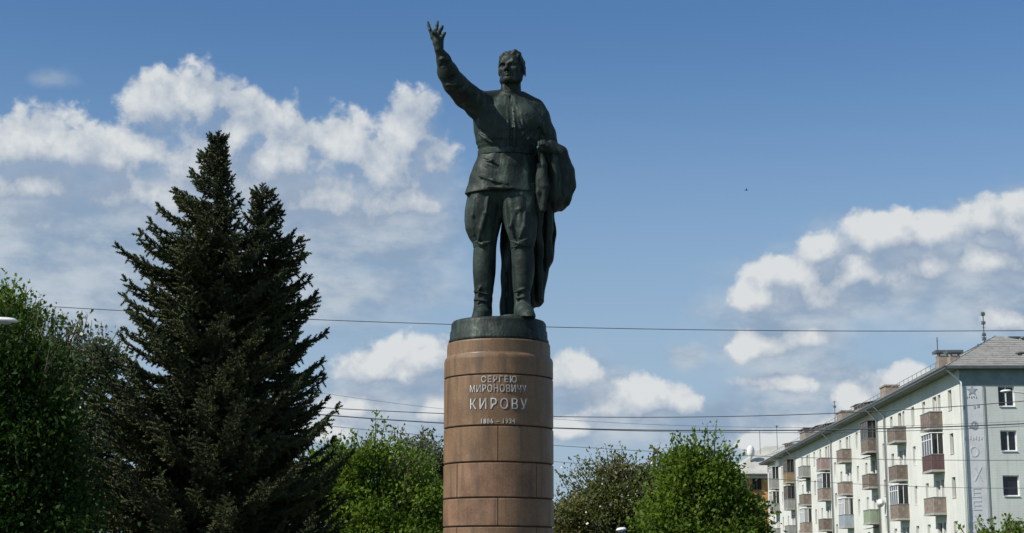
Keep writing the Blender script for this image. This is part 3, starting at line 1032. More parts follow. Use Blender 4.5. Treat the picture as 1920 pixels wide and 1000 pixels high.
def wall_mat(name, c, brick=True):
    m, t, g, b = new_mat(name)
    co = t.nodes.new('ShaderNodeTexCoord').outputs['Object']
    n = g.noise(co, 0.35, 6, 0.6)
    st = g.noise(g.v('MULTIPLY', co, (2.5, 2.5, 0.14)), 1.2, 7, 0.68)
    col = g.mix(g.ramp(n, 0.3, 0.7), tuple(x * .9 for x in c), tuple(min(.85, x * 1.06) for x in c))
    col = g.mix(g.m('MULTIPLY', g.ramp(st, 0.48, 0.70), 0.42), col, tuple(x * .62 for x in c))
    if brick:
        br = t.nodes.new('ShaderNodeTexBrick')
        x, y, z = g.xyz(co)
        g.put(br.inputs['Vector'], g.comb(g.m('ADD', x, y), z, 0.0))
        br.inputs['Scale'].default_value = 1.0
        br.inputs['Brick Width'].default_value = 0.52
        br.inputs['Row Height'].default_value = 0.16
        br.inputs['Mortar Size'].default_value = 0.012
        col = g.mix(g.m('MULTIPLY', br.outputs['Fac'], 0.22), col, tuple(x * .6 for x in c))
        bn = t.nodes.new('ShaderNodeBump')
        bn.inputs['Strength'].default_value = 0.3
        bn.inputs['Distance'].default_value = 0.01
        bn.invert = True
        g.put(bn.inputs['Height'], br.outputs['Fac'])
        g.put(b.inputs['Normal'], bn.outputs[0])
    g.put(b.inputs['Base Color'], col)
    b.inputs['Roughness'].default_value = 0.9
    return m


M['white_wall'] = wall_mat('whitewashed_brick', (0.62, 0.63, 0.58))
M['end_wall'] = wall_mat('pale_green_wall', (0.59, 0.625, 0.58))
M['band'] = plain('painted_eave_shadow', (0.22, 0.27, 0.27), 0.9, 0.15, 1.5)  # dark grey-green standing in for the shadow below the end eave
M['mural'] = plain('pale_lilac_paint', (0.60, 0.615, 0.625), 0.9, 0.08, 1.2)
M['mural_dark'] = plain('faded_lilac_lettering', (0.57, 0.58, 0.60), 0.9, 0.12, 3)
M['teal'] = plain('faded_teal_paint', (0.29, 0.35, 0.37), 0.9, 0.3, 3)
M['slate'] = plain('grey_slate_roof', (0.26, 0.255, 0.235), 0.9, 0.2, 2.0, rnd=0.06)
M['sheet'] = plain('dark_sheet_metal', (0.10, 0.115, 0.115), 0.5, 0.2, 2.0, metal=0.3)
M['soffit'] = plain('grey_soffit', (0.17, 0.18, 0.165), 0.9, 0.15, 1.0)
M['frame'] = plain('white_window_frame', (0.78, 0.78, 0.76), 0.5, 0.06, 4)
M['brown_frame'] = plain('weathered_brown_frame', (0.16, 0.12, 0.085), 0.7, 0.2, 6)
M['pipe'] = plain('grey_drainpipe', (0.24, 0.26, 0.26), 0.5, 0.15, 3, metal=0.3)
M['brown_chim'] = plain('brown_brick_chimney', (0.25, 0.20, 0.155), 0.9, 0.2, 3, 0.4, 12)
M['slab'] = plain('balcony_concrete', (0.33, 0.32, 0.29), 0.9, 0.15, 3)
PANEL = {'brown': plain('brown_balcony_board', (0.205, 0.165, 0.135), 0.8, 0.3, 2.5, rnd=0.25), 'red': plain('dark_red_balcony_board', (0.095, 0.055, 0.052), 0.8, 0.2, 3),
         'pink': plain('pinkish_balcony_board', (0.27, 0.20, 0.19), 0.8, 0.2, 3), 'green': plain('green_balcony_board', (0.24, 0.29, 0.20), 0.8, 0.15, 3),
         'blue': plain('blue_grey_balcony_board', (0.28, 0.32, 0.35), 0.8, 0.15, 3), 'grey': plain('grey_balcony_board', (0.24, 0.245, 0.23), 0.8, 0.2, 3),
         'ochre': plain('ochre_balcony_board', (0.24, 0.165, 0.09), 0.8, 0.25, 3)}


def glass_mat():
    m, t, g, b = new_mat('window_glass_and_curtain')
    co = t.nodes.new('ShaderNodeTexCoord').outputs['Object']
    r = t.nodes.new('ShaderNodeObjectInfo').outputs['Random']
    x, y, z = g.xyz(co)
    cur = g.m('GREATER_THAN', r, 0.55)
    fold = g.m('ADD', 0.5, g.m('MULTIPLY', g.m('SINE', g.m('MULTIPLY', g.m('ADD', x, y), 60.0)), 0.12))
    part = g.m('MULTIPLY', cur, g.ramp(g.m('ABSOLUTE', g.m('ADD', x, g.m('MULTIPLY', g.m('SUBTRACT', r, 0.75), 2.0))), 0.16, 0.20))
    cc = g.v('MULTIPLY', g.comb(fold, fold, fold), (0.85, 0.83, 0.80))
    g.put(b.inputs['Base Color'], g.mix(g.m('MULTIPLY', part, 0.7), (0.014, 0.016, 0.02), cc))
    b.inputs['Roughness'].default_value = 0.08
    return m


M['glass'] = glass_mat()
M['dark_glass'] = plain('dark_window_glass', (0.018, 0.018, 0.024), 0.1, 0.3, 2)
CW = P(1802, 800, 106.0)
CW[2] = 0
BA = R(1.51)
bld = tag(empty('apartment_block', tuple(CW), -BA), 'long white five-storey apartment block with rows of small balconies and a pale green end wall', 'apartment block')
# local frame of the block: +x into the block (away from the viewer's left), +y along the long facade away from the viewer
EAVE, LEN, WID = 14.45, 98.0, 12.5
FL = [-0.3, 2.55, 5.4, 8.25, 11.1]


def wall_holes(axis, off, u0, u1, z0, z1, holes, depth, name, mat, flip=False):
    "wall sheet in the (u,z) plane with real openings and reveals; axis 'y' = the long facade"
    us = sorted({u0, u1, *[h[0] for h in holes], *[h[1] for h in holes]})
    zs = sorted({z0, z1, *[h[2] for h in holes], *[h[3] for h in holes]})
    mb = MB()

    def pt(u, z, d=0.0):
        return (off + d, u, z) if axis == 'y' else (u, off + d, z)
    for a, b in zip(us, us[1:]):
        for c, d in zip(zs, zs[1:]):
            mu, mz = (a + b) / 2, (c + d) / 2
            if any(h[0] < mu < h[1] and h[2] < mz < h[3] for h in holes): continue
            q = [pt(a, c), pt(b, c), pt(b, d), pt(a, d)]
            mb.quad(*(q if not flip else q[::-1]))
    for a, b, c, d in holes:
        for (p, q) in (((a, c), (b, c)), ((b, c), (b, d)), ((b, d), (a, d)), ((a, d), (a, c))):
            mb.quad(pt(*p), pt(*q), pt(*q, depth), pt(*p, depth))
    return mb.build(name, mat, bld)


# opening types (width, height, sill above floor)
cols = [(2.7, 'w'), (6.5, 'b'), (10.5, 'w'), (14.2, 'w'), (18.2, 'b'), (22.0, 'w'), (25.3, 's'),
        (29.2, 'b'), (33.0, 'w'), (37.0, 'w'), (41.2, 'b'), (45.4, 'w'), (48.7, 's'),
        (52.8, 'b'), (57.0, 'w'), (60.9, 'w'), (65.0, 'b'), (69.2, 'w'), (72.6, 's'),
        (76.6, 'b'), (80.8, 'w'), (85.0, 'w'), (89.2, 'b'), (93.4, 'w')]
holes, wins = [], []
for t, k in cols:
    for f in range(1, 5):
        z = FL[f]
        if k == 'w':
            w = 1.0
            holes.append((t - w / 2, t + w / 2, z + .85, z + 2.2))
            wins.append((t, z + .85, w, 1.35, 1))
        elif k == 'b':
            holes.append((t - 1.15, t - .35, z + .02, z + 2.2))
            holes.append((t + .05, t + 1.25, z + .85, z + 2.2))
            wins.append((t - .75, z + .02, .8, 2.18, 0))
            wins.append((t + .65, z + .85, 1.2, 1.35, 1))
        else:
            if f < 4:
                holes.append((t - .55, t + .55, z + 1.95, z + 3.25))
                wins.append((t, z + 1.95, 1.1, 1.3, 1))
wall_holes('y', 0.0, 0.0, LEN, 0.0, EAVE - .1, holes, .28, 'front_wall', M['white_wall'], flip=True)
eh = []
for f in range(1, 5):
    for u in (2.98, 9.4):
        eh.append((u - .52, u + .52, FL[f] + .85, FL[f] + 2.16))
wall_holes('x', 0.0, 0.0, WID, 0.0, EAVE - .1, eh, .22, 'end_wall', M['end_wall'])
mb = MB()
mb.quad((WID, 0, 0), (WID, LEN, 0), (WID, LEN, EAVE - .1), (WID, 0, EAVE - .1))
mb.quad((WID, LEN, 0), (0, LEN, 0), (0, LEN, EAVE - .1), (WID, LEN, EAVE - .1))
mb.box((.6, .6, .1), (WID - .6, LEN - .6, EAVE - .3))
mb.build('rear_wall', M['end_wall'], bld)


def window_meshes(w, h, mull):
    fr, gl = MB(), MB()
    t, d = .065, .05
    fr.box((-w / 2 + .003, 0, .003), (-w / 2 + t, d, h - .003))
    fr.box((w / 2 - t, 0, .003), (w / 2 - .003, d, h - .003))
    fr.box((-w / 2 + t, 0.001, .003), (w / 2 - t, d - .001, t))
    fr.box((-w / 2 + t, 0.001, h - t), (w / 2 - t, d - .001, h - .003))
    if mull: fr.box((-.04, .002, t), (.04, d - .002, h - t))
    fr.box((-w / 2 + .01, -.22, -.035), (w / 2 - .01, 0, -.006))
    gl.quad((-w / 2 + .04, d - .015, .04), (w / 2 - .04, d - .015, .04), (w / 2 - .04, d - .015, h - .04), (-w / 2 + .04, d - .015, h - .04))
    return fr, gl


wc = {}
rw = random.Random(5)


def add_window(parent, pos, rz, w, h, mull, frame_mat, label=None, gm='glass'):
    key = (round(w, 2), round(h, 2), mull, frame_mat.name, gm)
    if key not in wc:
        a, b = window_meshes(w, h, mull)
        wc[key] = (a.mesh('window_frame', frame_mat), b.mesh('window_pane', M[gm]))
    f = obj('window', wc[key][0], parent, pos)
    f.rotation_euler = (0, 0, rz)
    p = obj('pane', wc[key][1], f)
    if label: f['label'] = label
    return f


for t, z, w, h, mull in wins:
    add_window(bld, (.20, t, z), -math.pi / 2, w, h, mull, M['frame'] if rw.random() < .72 else M['brown_frame'])
for i, (a, b, c, d) in enumerate(eh):
    add_window(bld, ((a + b) / 2, .15, c), 0, b - a, d - c, 0 if i == 2 else 1, M['frame'], gm='dark_glass')

# balconies: slab, three board sides, optional glazing above
BAL = {  # column -> {floor index: (panel colour, glazed)}
    0: {4: ('brown', 0), 3: ('red', 2), 2: ('brown', 0), 1: ('brown', 0)},
    1: {4: ('brown', 0), 3: ('brown', 0), 2: ('brown', 1), 1: ('grey', 0)},
    2: {4: ('brown', 1), 3: ('brown', 0), 2: ('green', 0), 1: ('brown', 0)},
    3: {4: ('brown', 0), 3: ('brown', 0), 2: ('blue', 1), 1: ('brown', 0)},
    4: {4: ('pink', 0), 3: ('brown', 1), 2: ('brown', 0), 1: ('grey', 0)},
    5: {4: ('grey', 0), 3: ('brown', 0), 2: ('brown', 1), 1: ('brown', 0)},
    6: {4: ('ochre', 1), 3: ('grey', 1), 2: ('grey', 0), 1: ('brown', 0)},
    7: {4: ('grey', 1), 3: ('grey', 1), 2: ('grey', 0), 1: ('grey', 0)}}
bt = [t for t, k in cols if k == 'b']
bc = {}
for ci, t in enumerate(bt):
    for f, (colr, glz) in BAL[ci].items():
        root = empty('balcony', (0, t, FL[f]), 0, bld)
        tag(root, '%s balcony%s' % ({'brown': 'brown boarded', 'red': 'dark red boarded', 'pink': 'pinkish brown boarded', 'green': 'green boarded', 'blue': 'blue-grey boarded',
                                     'grey': 'grey boarded', 'ochre': 'ochre boarded'}[colr], ' enclosed with windows' if glz else ''))
        L, D = 1.5, .82
        if 'slab' not in bc:
            s = MB()
            s.box((-D - .04, -L - .03, -.16), (-.003, L + .03, -.02))
            bc['slab'] = s.mesh('balcony_slab', M['slab'])
        obj('floor_slab', bc['slab'], root)
        if colr not in bc:
            s = MB()
            s.box((-D, -L, -.019), (-D + .04, L, .98))
            s.box((-D + .041, -L, -.018), (-.004, -L + .04, .98))
            s.box((-D + .041, L - .04, -.018), (-.004, L, .98))
            for k in range(1, 6): s.box((-D - .015, -L + k * .5 - .012, -.01), (-D - .001, -L + k * .5 + .012, .97))
            s.box((-D + .2, -L - .012, 0), (-D + .225, -L - .001, .97))
            s.box((-D + .5, -L - .012, 0), (-D + .525, -L - .001, .97))
            bc[colr] = s.mesh('balcony_board', PANEL[colr])
        obj('parapet', bc[colr], root)
        if 'rail' not in bc:
            s = MB()
            s.box((-D - .03, -L - .03, .982), (-D + .06, L + .03, 1.03))
            s.box((-D + .061, -L - .03, .983), (-.005, -L + .06, 1.029))
            s.box((-D + .061, L - .06, .983), (-.005, L + .03, 1.029))
            bc['rail'] = s.mesh('balcony_rail', M['pipe'])
        obj('handrail', bc['rail'], root)
        if glz:
            key = ('g', glz)
            if key not in bc:
                s, gq = MB(), MB()
                zt_ = 2.42
                for y in np.linspace(-L + .03, L - .03, 5): s.box((-D, y - .03, 1.031), (-D + .06, y + .03, zt_ - .001))
                for x in (-D / 2, -.04): s.box((x, -L, 1.031), (x + .04, -L + .05, zt_ - .001))
                for x in (-D / 2, -.04): s.box((x, L - .05, 1.031), (x + .04, L, zt_ - .001))
                s.box((-D + .002, -L + .002, 2.0), (-D + .05, L - .002, 2.05))
                s.box((-D - .05, -L - .05, zt_), (-.006, L + .05, zt_ + .05))
                gq.quad((-D + .03, -L + .03, 1.03), (-D + .03, L - .03, 1.03), (-D + .03, L - .03, zt_), (-D + .03, -L + .03, zt_))
                gq.quad((-D + .03, -L + .025, 1.03), (-.01, -L + .025, 1.03), (-.01, -L + .025, zt_), (-D + .03, -L + .025, zt_))
                gq.quad((-D + .03, L - .025, 1.03), (-.01, L - .025, 1.03), (-.01, L - .025, zt_), (-D + .03, L - .025, zt_))
                bc[key] = (s.mesh('balcony_glazing_frame', M['frame'] if (glz == 2 or ci % 3) else M['brown_frame']), gq.mesh('balcony_glass', M['glass']))
            fr = obj('glazing_frame', bc[key][0], root)
            obj('glazing', bc[key][1], root)
            if glz != 2 and ci in (2, 1) and f == 4 or ci == 6: fr.data = fr.data.copy(); fr.data.materials[0] = M['brown_frame']
        elif rw.random() < .35 and f < 4:
            s = MB()                                      # small rain canopy
            s.quad((-.95, -L, 2.35), (-.95, L, 2.35), (-.004, L, 2.55), (-.004, -L, 2.55))
            s.quad((-.95, -L, 2.32), (-.004, -L, 2.52), (-.004, L, 2.52), (-.95, L, 2.32))
            s.build('canopy', M['sheet'], root)

# eaves, hipped roof of separate slate courses on the near hip
OV, OE = .9, .5
mb = MB()
x0, x1, y0, y1 = -OV, WID + OV, -OE, LEN + OE
for a, b in (((x0, y0), (x1, 0)), ((x0, LEN), (x1, y1)), ((x0, 0), (0, LEN)), ((WID, 0), (x1, LEN))):
    mb.box((a[0], a[1], EAVE - .12), (b[0], b[1], EAVE))
mb.build('soffit', M['soffit'], bld)
mb = MB()
mb.box((x0 - .05, y0 - .05, EAVE - .10), (x0 - .003, y1 + .05, EAVE + .09))
mb.box((x0 - .003, y0 - .05, EAVE - .10), (x1, y0 - .003, EAVE + .09))
mb.box((x0 - .10, y0 - .10, EAVE + .04), (x0 - .051, y1 + .1, EAVE + .12))
mb.build('gutter', M['sheet'], bld)
mb = MB()                                             # eave's shadow painted as a dark strip on the end wall
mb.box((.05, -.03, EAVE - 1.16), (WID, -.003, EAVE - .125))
mb.build('eave_shadow_strip', M['band'], bld)
HIP, RZ = 8.5, EAVE + 3.15
ax = WID / 2 - 1.6
rf = MB()
A, Bq = (x0, y0, EAVE + .02), (x1, y0, EAVE + .02)
C2, D2 = (x0, y1, EAVE + .02), (x1, y1, EAVE + .02)
E1, E2 = (ax, y0 + HIP, RZ), (ax, y1 - HIP, RZ)
rf.quad(A, E1, E2, C2)
rf.quad(Bq, D2, E2, E1)
rf.quad(A, Bq, E1)
rf.quad(C2, E2, D2)
rf.build('roof', M['slate'], bld)
nrow = 16
for i in range(nrow):                                  # overlapping slate courses, each sheet a little proud
    f0, f1 = i / nrow, (i + 1) / nrow
    ya, yb = y0 + HIP * f0, y0 + HIP * f1
    za, zb_ = EAVE + .02 + (RZ - EAVE) * f0, EAVE + .02 + (RZ - EAVE) * f1
    xa0, xa1 = x0 + (ax - x0) * f0, x1 + (ax - x1) * f0
    s = MB()
    s.quad((xa0 + .05, ya, za + .07), (xa1 - .05, ya, za + .07), (x1 + (ax - x1) * f1, yb + .04, zb_ + .03), (x0 + (ax - x0) * f1, yb + .04, zb_ + .03))
    s.quad((xa0 + .05, ya, za + .02), (xa1 - .05, ya, za + .02), (xa1 - .05, ya, za + .07), (xa0 + .05, ya, za + .07))
    k = 0
    while xa0 + .6 + k * 1.1 < xa1 - .4:
        q = xa0 + .6 + k * 1.1 + (.5 if i % 2 else 0)
        s.box((q, ya - .012, za + .03), (q + .05, ya + .02, za + .085))
        k += 1
    s.build('slate_course', M['slate'], bld)
rg = MB()
rg.tube([A, E1, E2], [.07, .07, .07], 6)
rg.tube([Bq, E1], [.07, .07], 6)
rg.build('ridge_cap', M['sheet'], bld)
# guard rail along the eave
gr = MB()
for k in range(60):
    y = 6 + k * 1.5
    gr.box((.25, y - .02, EAVE + .3), (.28, y + .02, EAVE + 1.25))
gr.box((.252, 6, EAVE + 1.22), (.278, 6 + 59 * 1.5, EAVE + 1.26))
gr.box((.252, 6, EAVE + .8), (.278, 6 + 59 * 1.5, EAVE + .83))
gr.build('roof_railing', M['pipe'], bld)


def face_t(px, py, off):
    "where the photograph's px, py meets the vertical plane parallel to the facade, off metres outside it"
    n = np.array([-math.cos(BA), math.sin(BA), 0])
    u = np.array([math.sin(BA), math.cos(BA), 0])
    c = CW + n * off
    r = ray(px, py)
    s = (c - np.array([0, 0, EYE])) @ n / (r @ n)
    p = np.array([0, 0, EYE]) + r * s
    return float((p - c) @ u), float(p[2])


# chimneys and roof vents: (left px, right px, top py, kind)
for xl, xr, yt, kind in ((1650, 1683, 727, 'c'), (1568, 1598, 775, 'c'), (1500, 1527, 812, 'g'), (1615, 1646, 757, 'd'), (1536, 1566, 799, 'd'), (1482, 1497, 829, 'd')):
    t0, ztop = face_t(xl, yt, -1.6)
    t1, _ = face_t(xr, yt + 10, -2.6)
    if t1 > t0 - 1.0: t1 = t0 - 1.2
    s = MB()
    zlow = EAVE - .2
    if kind in 'cg':
        s.box((1.6, t1, zlow), (2.7, t0, ztop - .12))
        s.box((1.52, t1 - .08, ztop - .12), (2.78, t0 + .08, ztop))
        s.build('chimney', M['brown_chim'], bld)
        if kind == 'g':
            s = MB()
            s.box((1.4, t1 - .2, ztop + .15), (2.9, t0 + .2, ztop + .25))
            for yy in (t1, t0 - .1): s.box((1.7, yy, ztop), (1.8, yy + .1, ztop + .15))
            s.build('chimney_hood', M['sheet'], bld)
    else:
        s.box((.9, t1, zlow), (2.3, t0, ztop - .25))
        s.build('roof_hatch', M['brown_chim'], bld)
        s = MB()
        s.quad((.6, t1 - .15, ztop - .3), (.6, t0 + .15, ztop - .3), (2.6, t0 + .15, ztop + .1), (2.6, t1 - .15, ztop + .1))
        s.quad((.6, t1 - .15, ztop - .36), (2.6, t1 - .15, ztop + .04), (2.6, t0 + .15, ztop + .04), (.6, t0 + .15, ztop - .36))
        s.quad((.6, t1 - .15, ztop - .36), (.6, t0 + .15, ztop - .36), (.6, t0 + .15, ztop - .3), (.6, t1 - .15, ztop - .3))
        s.quad((.6, t1 - .15, ztop - .36), (.6, t1 - .15, ztop - .3), (2.6, t1 - .15, ztop + .1), (2.6, t1 - .15, ztop + .04))
        s.build('roof_hatch_lid', M['sheet'], bld)
# the two hooded vent stacks by the near corner


def near_pt(px, py, dy=2.5):
    p = P(px, py, 106 + dy)
    c, s_ = math.cos(BA), math.sin(BA)
    dx_, dy_ = p[0] - CW[0], p[1] - CW[1]
    return dx_ * c - dy_ * s_, dx_ * s_ + dy_ * c, p[2]


for pl_, pr_, py_t, dy in ((1757, 1776, 668, 12.0), (1779, 1797, 668, 9.5)):
    a, b = near_pt(pl_, py_t, dy), near_pt(pr_, py_t, dy)
    s = MB()
    s.box((a[0], a[1] - .45, EAVE - .2), (b[0], a[1] + .45, a[2]))
    s.build('vent_stack', M['brown_chim'], bld)
    s = MB()
    s.box((a[0] - .22, a[1] - .6, a[2] + .18), (b[0] + .22, a[1] + .6, a[2] + .36))
    s.box((a[0] + .05, a[1] - .4, a[2]), (a[0] + .15, a[1] - .3, a[2] + .18))
    s.box((b[0] - .15, a[1] - .4, a[2]), (b[0] - .05, a[1] - .3, a[2] + .18))
    s.build('vent_hood', M['sheet'], bld)
a = near_pt(1900, 635, 9.5)
s = MB()
s.box((a[0] - .32, a[1] - .3, RZ - .4), (a[0] + .32, a[1] + .3, a[2]))
s.box((a[0] - .42, a[1] - .4, a[2]), (a[0] + .42, a[1] + .4, a[2] + .1))
s.build('ridge_chimney', M['sheet'], bld)
# drainpipes
for y in (24.2, 27.4, 50.0, 74.0):
    s = MB()
    s.tube([(-OV, y, EAVE - .1), (-.12, y, EAVE - .9), (-.12, y, .3)], .075, 8)
    s.build('drainpipe', M['pipe'], bld, smooth=True)
s = MB()
s.tube([(-OV + .1, -.05, EAVE - .1), (.12, -.12, EAVE - .95), (.12, -.12, .3)], .06, 8)
s.build('drainpipe', M['frame'], bld, smooth=True)
s = MB()
s.tube([(1.55, -.05, EAVE - 1.16), (1.55, -.05, .3)], .022, 6)
s.build('lightning_rod', M['sheet'], bld)

# faded vertical painting on the end wall
mb = MB()
mb.box((.30, -.012, 0.2), (1.46, -.003, EAVE - 1.165))
mu = mb.build('painted_strip', M['mural'], bld)
tag(mu, 'pale lilac painted strip with a star, faded emblem and upright column of letters')


def end_xy(px, py):
    p = P(px, py, 106)
    n = np.array([-math.cos(BA), math.sin(BA), 0])
    u = np.array([math.sin(BA), math.cos(BA), 0])
    r = ray(px, py)
    s_ = (CW - np.array([0, 0, EYE])) @ u / (r @ u)
    q = np.array([0, 0, EYE]) + r * s_
    return float(-(q - CW) @ n), float(q[2])


st = MB()
cx, cz = end_xy(1822, 729)
pts = []
for k in range(10):
    a = math.pi / 2 + k * math.pi / 5
    r = .36 if k % 2 == 0 else .16
    pts.append((cx + r * math.cos(a), cz - .12 + r * math.sin(a)))
st.v = [(x, -.034, z) for x, z in pts] + [(x, -.013, z) for x, z in pts] + [(cx, -.034, cz - .12)]
for k in range(10):
    st.f.append((20, k, (k + 1) % 10))
    st.f.append((k, k + 10, (k + 1) % 10 + 10, (k + 1) % 10))
for k in range(5): st.box((cx - .38 + .15 * k, -.036, cz - .62 + .05 * (k % 2)), (cx - .33 + .15 * k, -.013, cz - .48))
so = st.build('star', M['teal'], mu)
em = MB()
ex, ez = end_xy(1827, 798)
for k in range(14):
    a0, a1 = 2 * math.pi * k / 14, 2 * math.pi * (k + 1) / 14
    em.quad(*[(ex + r * math.cos(a) * .8, -.03, ez + r * math.sin(a)) for r, a in ((.2, a0), (.2, a1), (.29, a1), (.29, a0))])
em.box((ex - .34, -.03, ez - .16), (ex + .05, -.014, ez - .07))
em.box((ex + .0, -.032, ez - .2), (ex + .08, -.013, ez + .2))
em.build('emblem', M['teal'], mu)
for px, py in ((1807, 765), (1834, 762), (1827, 764)):
    em = MB()
    x, z = end_xy(px, py)
    em.box((x - .07, -.03, z - .09), (x + .07, -.013, z + .09))
    em.build('painted_mark', M['teal'], mu)
for ch, px, py, hh in (('О', 1827, 847, .85), ('Х', 1834, 889, 1.1), ('Е', 1831, 924, .75), ('Е', 1832, 948, .75)):
    me = text_mesh(ch, .5, .008)
    x, z = end_xy(px, py)
    a = fit_text(me, .56, hh * .8)
    out = np.stack([a[:, 0] + x, -.022 - a[:, 2], a[:, 1] + z - hh * .4], 1)
    letters(out, [tuple(p.vertices) for p in me.polygons], M['mural_dark'], mu)
for k in range(7):
    em = MB()
    x, z = end_xy(1809 + k * 5.2, 821 + (k % 2))
    em.box((x - .05, -.03, z - .12), (x + .03, -.013, z + .12 * (1 if k % 3 else .4)))
    em.build('faded_mark', M['mural_dark'], mu)
em = MB()
ex, ez = end_xy(1829, 987)
for k in range(20):
    a0, a1 = 2 * math.pi * k / 20, 2 * math.pi * (k + 1) / 20
    em.quad(*[(ex + r * math.cos(a), -.03, ez + r * math.sin(a)) for r, a in ((.28, a0), (.28, a1), (.42, a1), (.42, a0))])
em.build('faded_ring', M['mural_dark'], mu)


# aerials standing on the roof: things of their own
def aerial(px, pyb, pyt, Y, bars, label, rad=.035):
    b, t = P(px, pyb, Y), P(px, pyt, Y)
    s = MB()
    s.tube([b, (b[0], b[1], t[2])], rad, 6)
    o = tag(empty('roof_aerial', tuple(b)), label, 'aerial', 'aerials on the apartment roof')
    m_ = s.mesh('mast', M['sheet'])
    m_.transform(Matrix.Translation(-Vector(b)))
    obj('mast', m_, o)
    for py, hw in bars:
        z = P(px, py, Y)[2] - b[2]
        w = hw * Y / 3140
        e = MB()
        e.box((-w, -.02, z - .02), (w, .02, z + .02))
        e.box((-.02, -w, z - .055), (.02, w, z - .025))
        if hw > 3.2: e.box((-.12, -.12, z - .2), (.12, .12, z - .06))
        e.build('aerial_element', M['sheet'], o)
    return o


aerial(1847, 668, 585, 114, [(586, 4), (592, 3), (603, 4.5), (614, 2), (625, 4), (633, 5)], 'tallest roof aerial with stacked crossbars above the near end of the block')
aerial(1835.5, 674, 645, 113, [(647, 2), (652, 1)], 'short thin aerial just beside the tallest one, above the pale hip roof')
aerial(1758.5, 668, 633, 118, [(640, 1.5)], 'thin leaning aerial over the hooded vent stacks')
aerial(1566, 790, 752, 170, [(754, 3), (761, 3.6)], 'aerial with a dark head beside the middle brown chimney')
aerial(1605, 786, 762, 155, [(765, 2)], 'thin aerial between two brown chimneys')
aerial(1425.5, 852, 808, 215, [], 'bare thin mast on the roof of the orange building')
aerial(1457.5, 842, 797, 215, [(799, 6)], 'T-shaped aerial on the roof ridge of the orange building')

# ---------------------------------------------------------------- orange building behind
M['orange'] = plain('orange_plaster', (0.62, 0.32, 0.13), 0.9, 0.12, 0.6)
M['trim'] = plain('white_trim', (0.72, 0.70, 0.66), 0.8, 0.08, 1)
M['far_roof'] = plain('pale_sheet_roof', (0.42, 0.42, 0.37), 0.6, 0.15, 0.6)
M['red_brick'] = plain('dark_red_brick', (0.17, 0.06, 0.045), 0.9, 0.2, 2)
OY = 212.0
oa, ob = P(1374, 890, OY), P(1660, 890, OY)
zE = oa[2]
ob_root = tag(empty('orange_house', (oa[0], OY, 0)), 'orange building with white trim and pale sloping roof beyond the white block', 'building')
W_, D_ = ob[0] - oa[0], 14.0
ow = [(W_ * .30, W_ * .30 + 1.4), (W_ * .30 + 3.4, W_ * .30 + 4.8), (W_ * .30 - 2.0 + .0, W_ * .30 - .8)]
s = MB()
s.box((0, 0, 0), (W_, D_, zE - .5))
s.build('wall', M['orange'], ob_root)
s = MB()
s.box((-.5, -.5, zE - .5), (W_ + .5, D_ + .5, zE - .1))
s.box((-.06, -.06, zE - 3.9), (W_ + .06, -.002, zE - 3.6))
s.box((-.05, -.05, .2), (.45, -.003, zE - .5))
s.build('cornice', M['trim'], ob_root)
s = MB()
rz = P(1440, 838, OY + 7)[2]
zr0 = zE - .1
mid = P(1400, 866, OY + 1.5)[2]
s.quad((-.8, -.8, zr0), (W_ + .8, -.8, zr0), (W_ - 5, 5.5, rz), (5.0, 5.5, rz))
s.quad((-.8, -.8, zr0), (5.0, 5.5, rz), (5.0, 8.5, rz), (-.8, D_ + .8, zr0))
s.quad((-.8, D_ + .8, zr0), (5.0, 8.5, rz), (W_ - 5, 8.5, rz), (W_ + .8, D_ + .8, zr0))
s.quad((5.0, 5.5, rz), (W_ - 5, 5.5, rz), (W_ - 5, 8.5, rz), (5.0, 8.5, rz))
s.build('roof', M['far_roof'], ob_root)
s = MB()
s.box((-.9, -.95, zr0 - .05), (W_ + .9, -.8, zr0 + .16))
s.build('gutter', M['sheet'], ob_root)
for px, py in ((1419, 906), (1394, 909), (1419, 943), (1394, 946)):
    p = P(px, py, OY)
    add_window(ob_root, (p[0] - oa[0], -.06, p[2] - .9), 0, 1.2, 1.9, 1, M['brown_frame'])
bb = tag(empty('brick_stack', tuple(P(1364, 905, 205))), 'dark red brick stack with pale trim standing behind the bushy green tree', 'chimney')
pz = P(1364, 905, 205)[2]
s = MB()
w = 7 * 205 / 3140
s.box((-w, -.6, -4), (w, .6, P(1364, 869, 205)[2] - pz))
s.build('stack', M['red_brick'], bb)
s = MB()
s.box((w + .02, -.55, -4), (w + .5, .5, P(1364, 884, 205)[2] - pz))
s.box((w + .02, -.7, P(1364, 884, 205)[2] - pz), (w + 1.3, .5, P(1364, 880, 205)[2] - pz))
s.build('pale_trim', M['trim'], bb)
# white dome aerial
dm = tag(empty('white_dome', tuple(P(1408, 858, 214))), 'white rounded dome on the roof of the orange building', 'satellite dish')
s = MB()
r = 7.2 * 214 / 3140
s.lathe([(r * .3, -.4), (r * .35, 0), (r * .9, .25), (r, .65), (r * .95, 1.0), (r * .75, 1.3), (r * .4, 1.5), (.05, 1.56)], 20)
s.build('dome', M['trim'], dm, smooth=True)
s = MB()
s.tube([(0, 0, -1.6), (0, 0, -.3)], .09, 6)
s.build('stand', M['sheet'], dm)

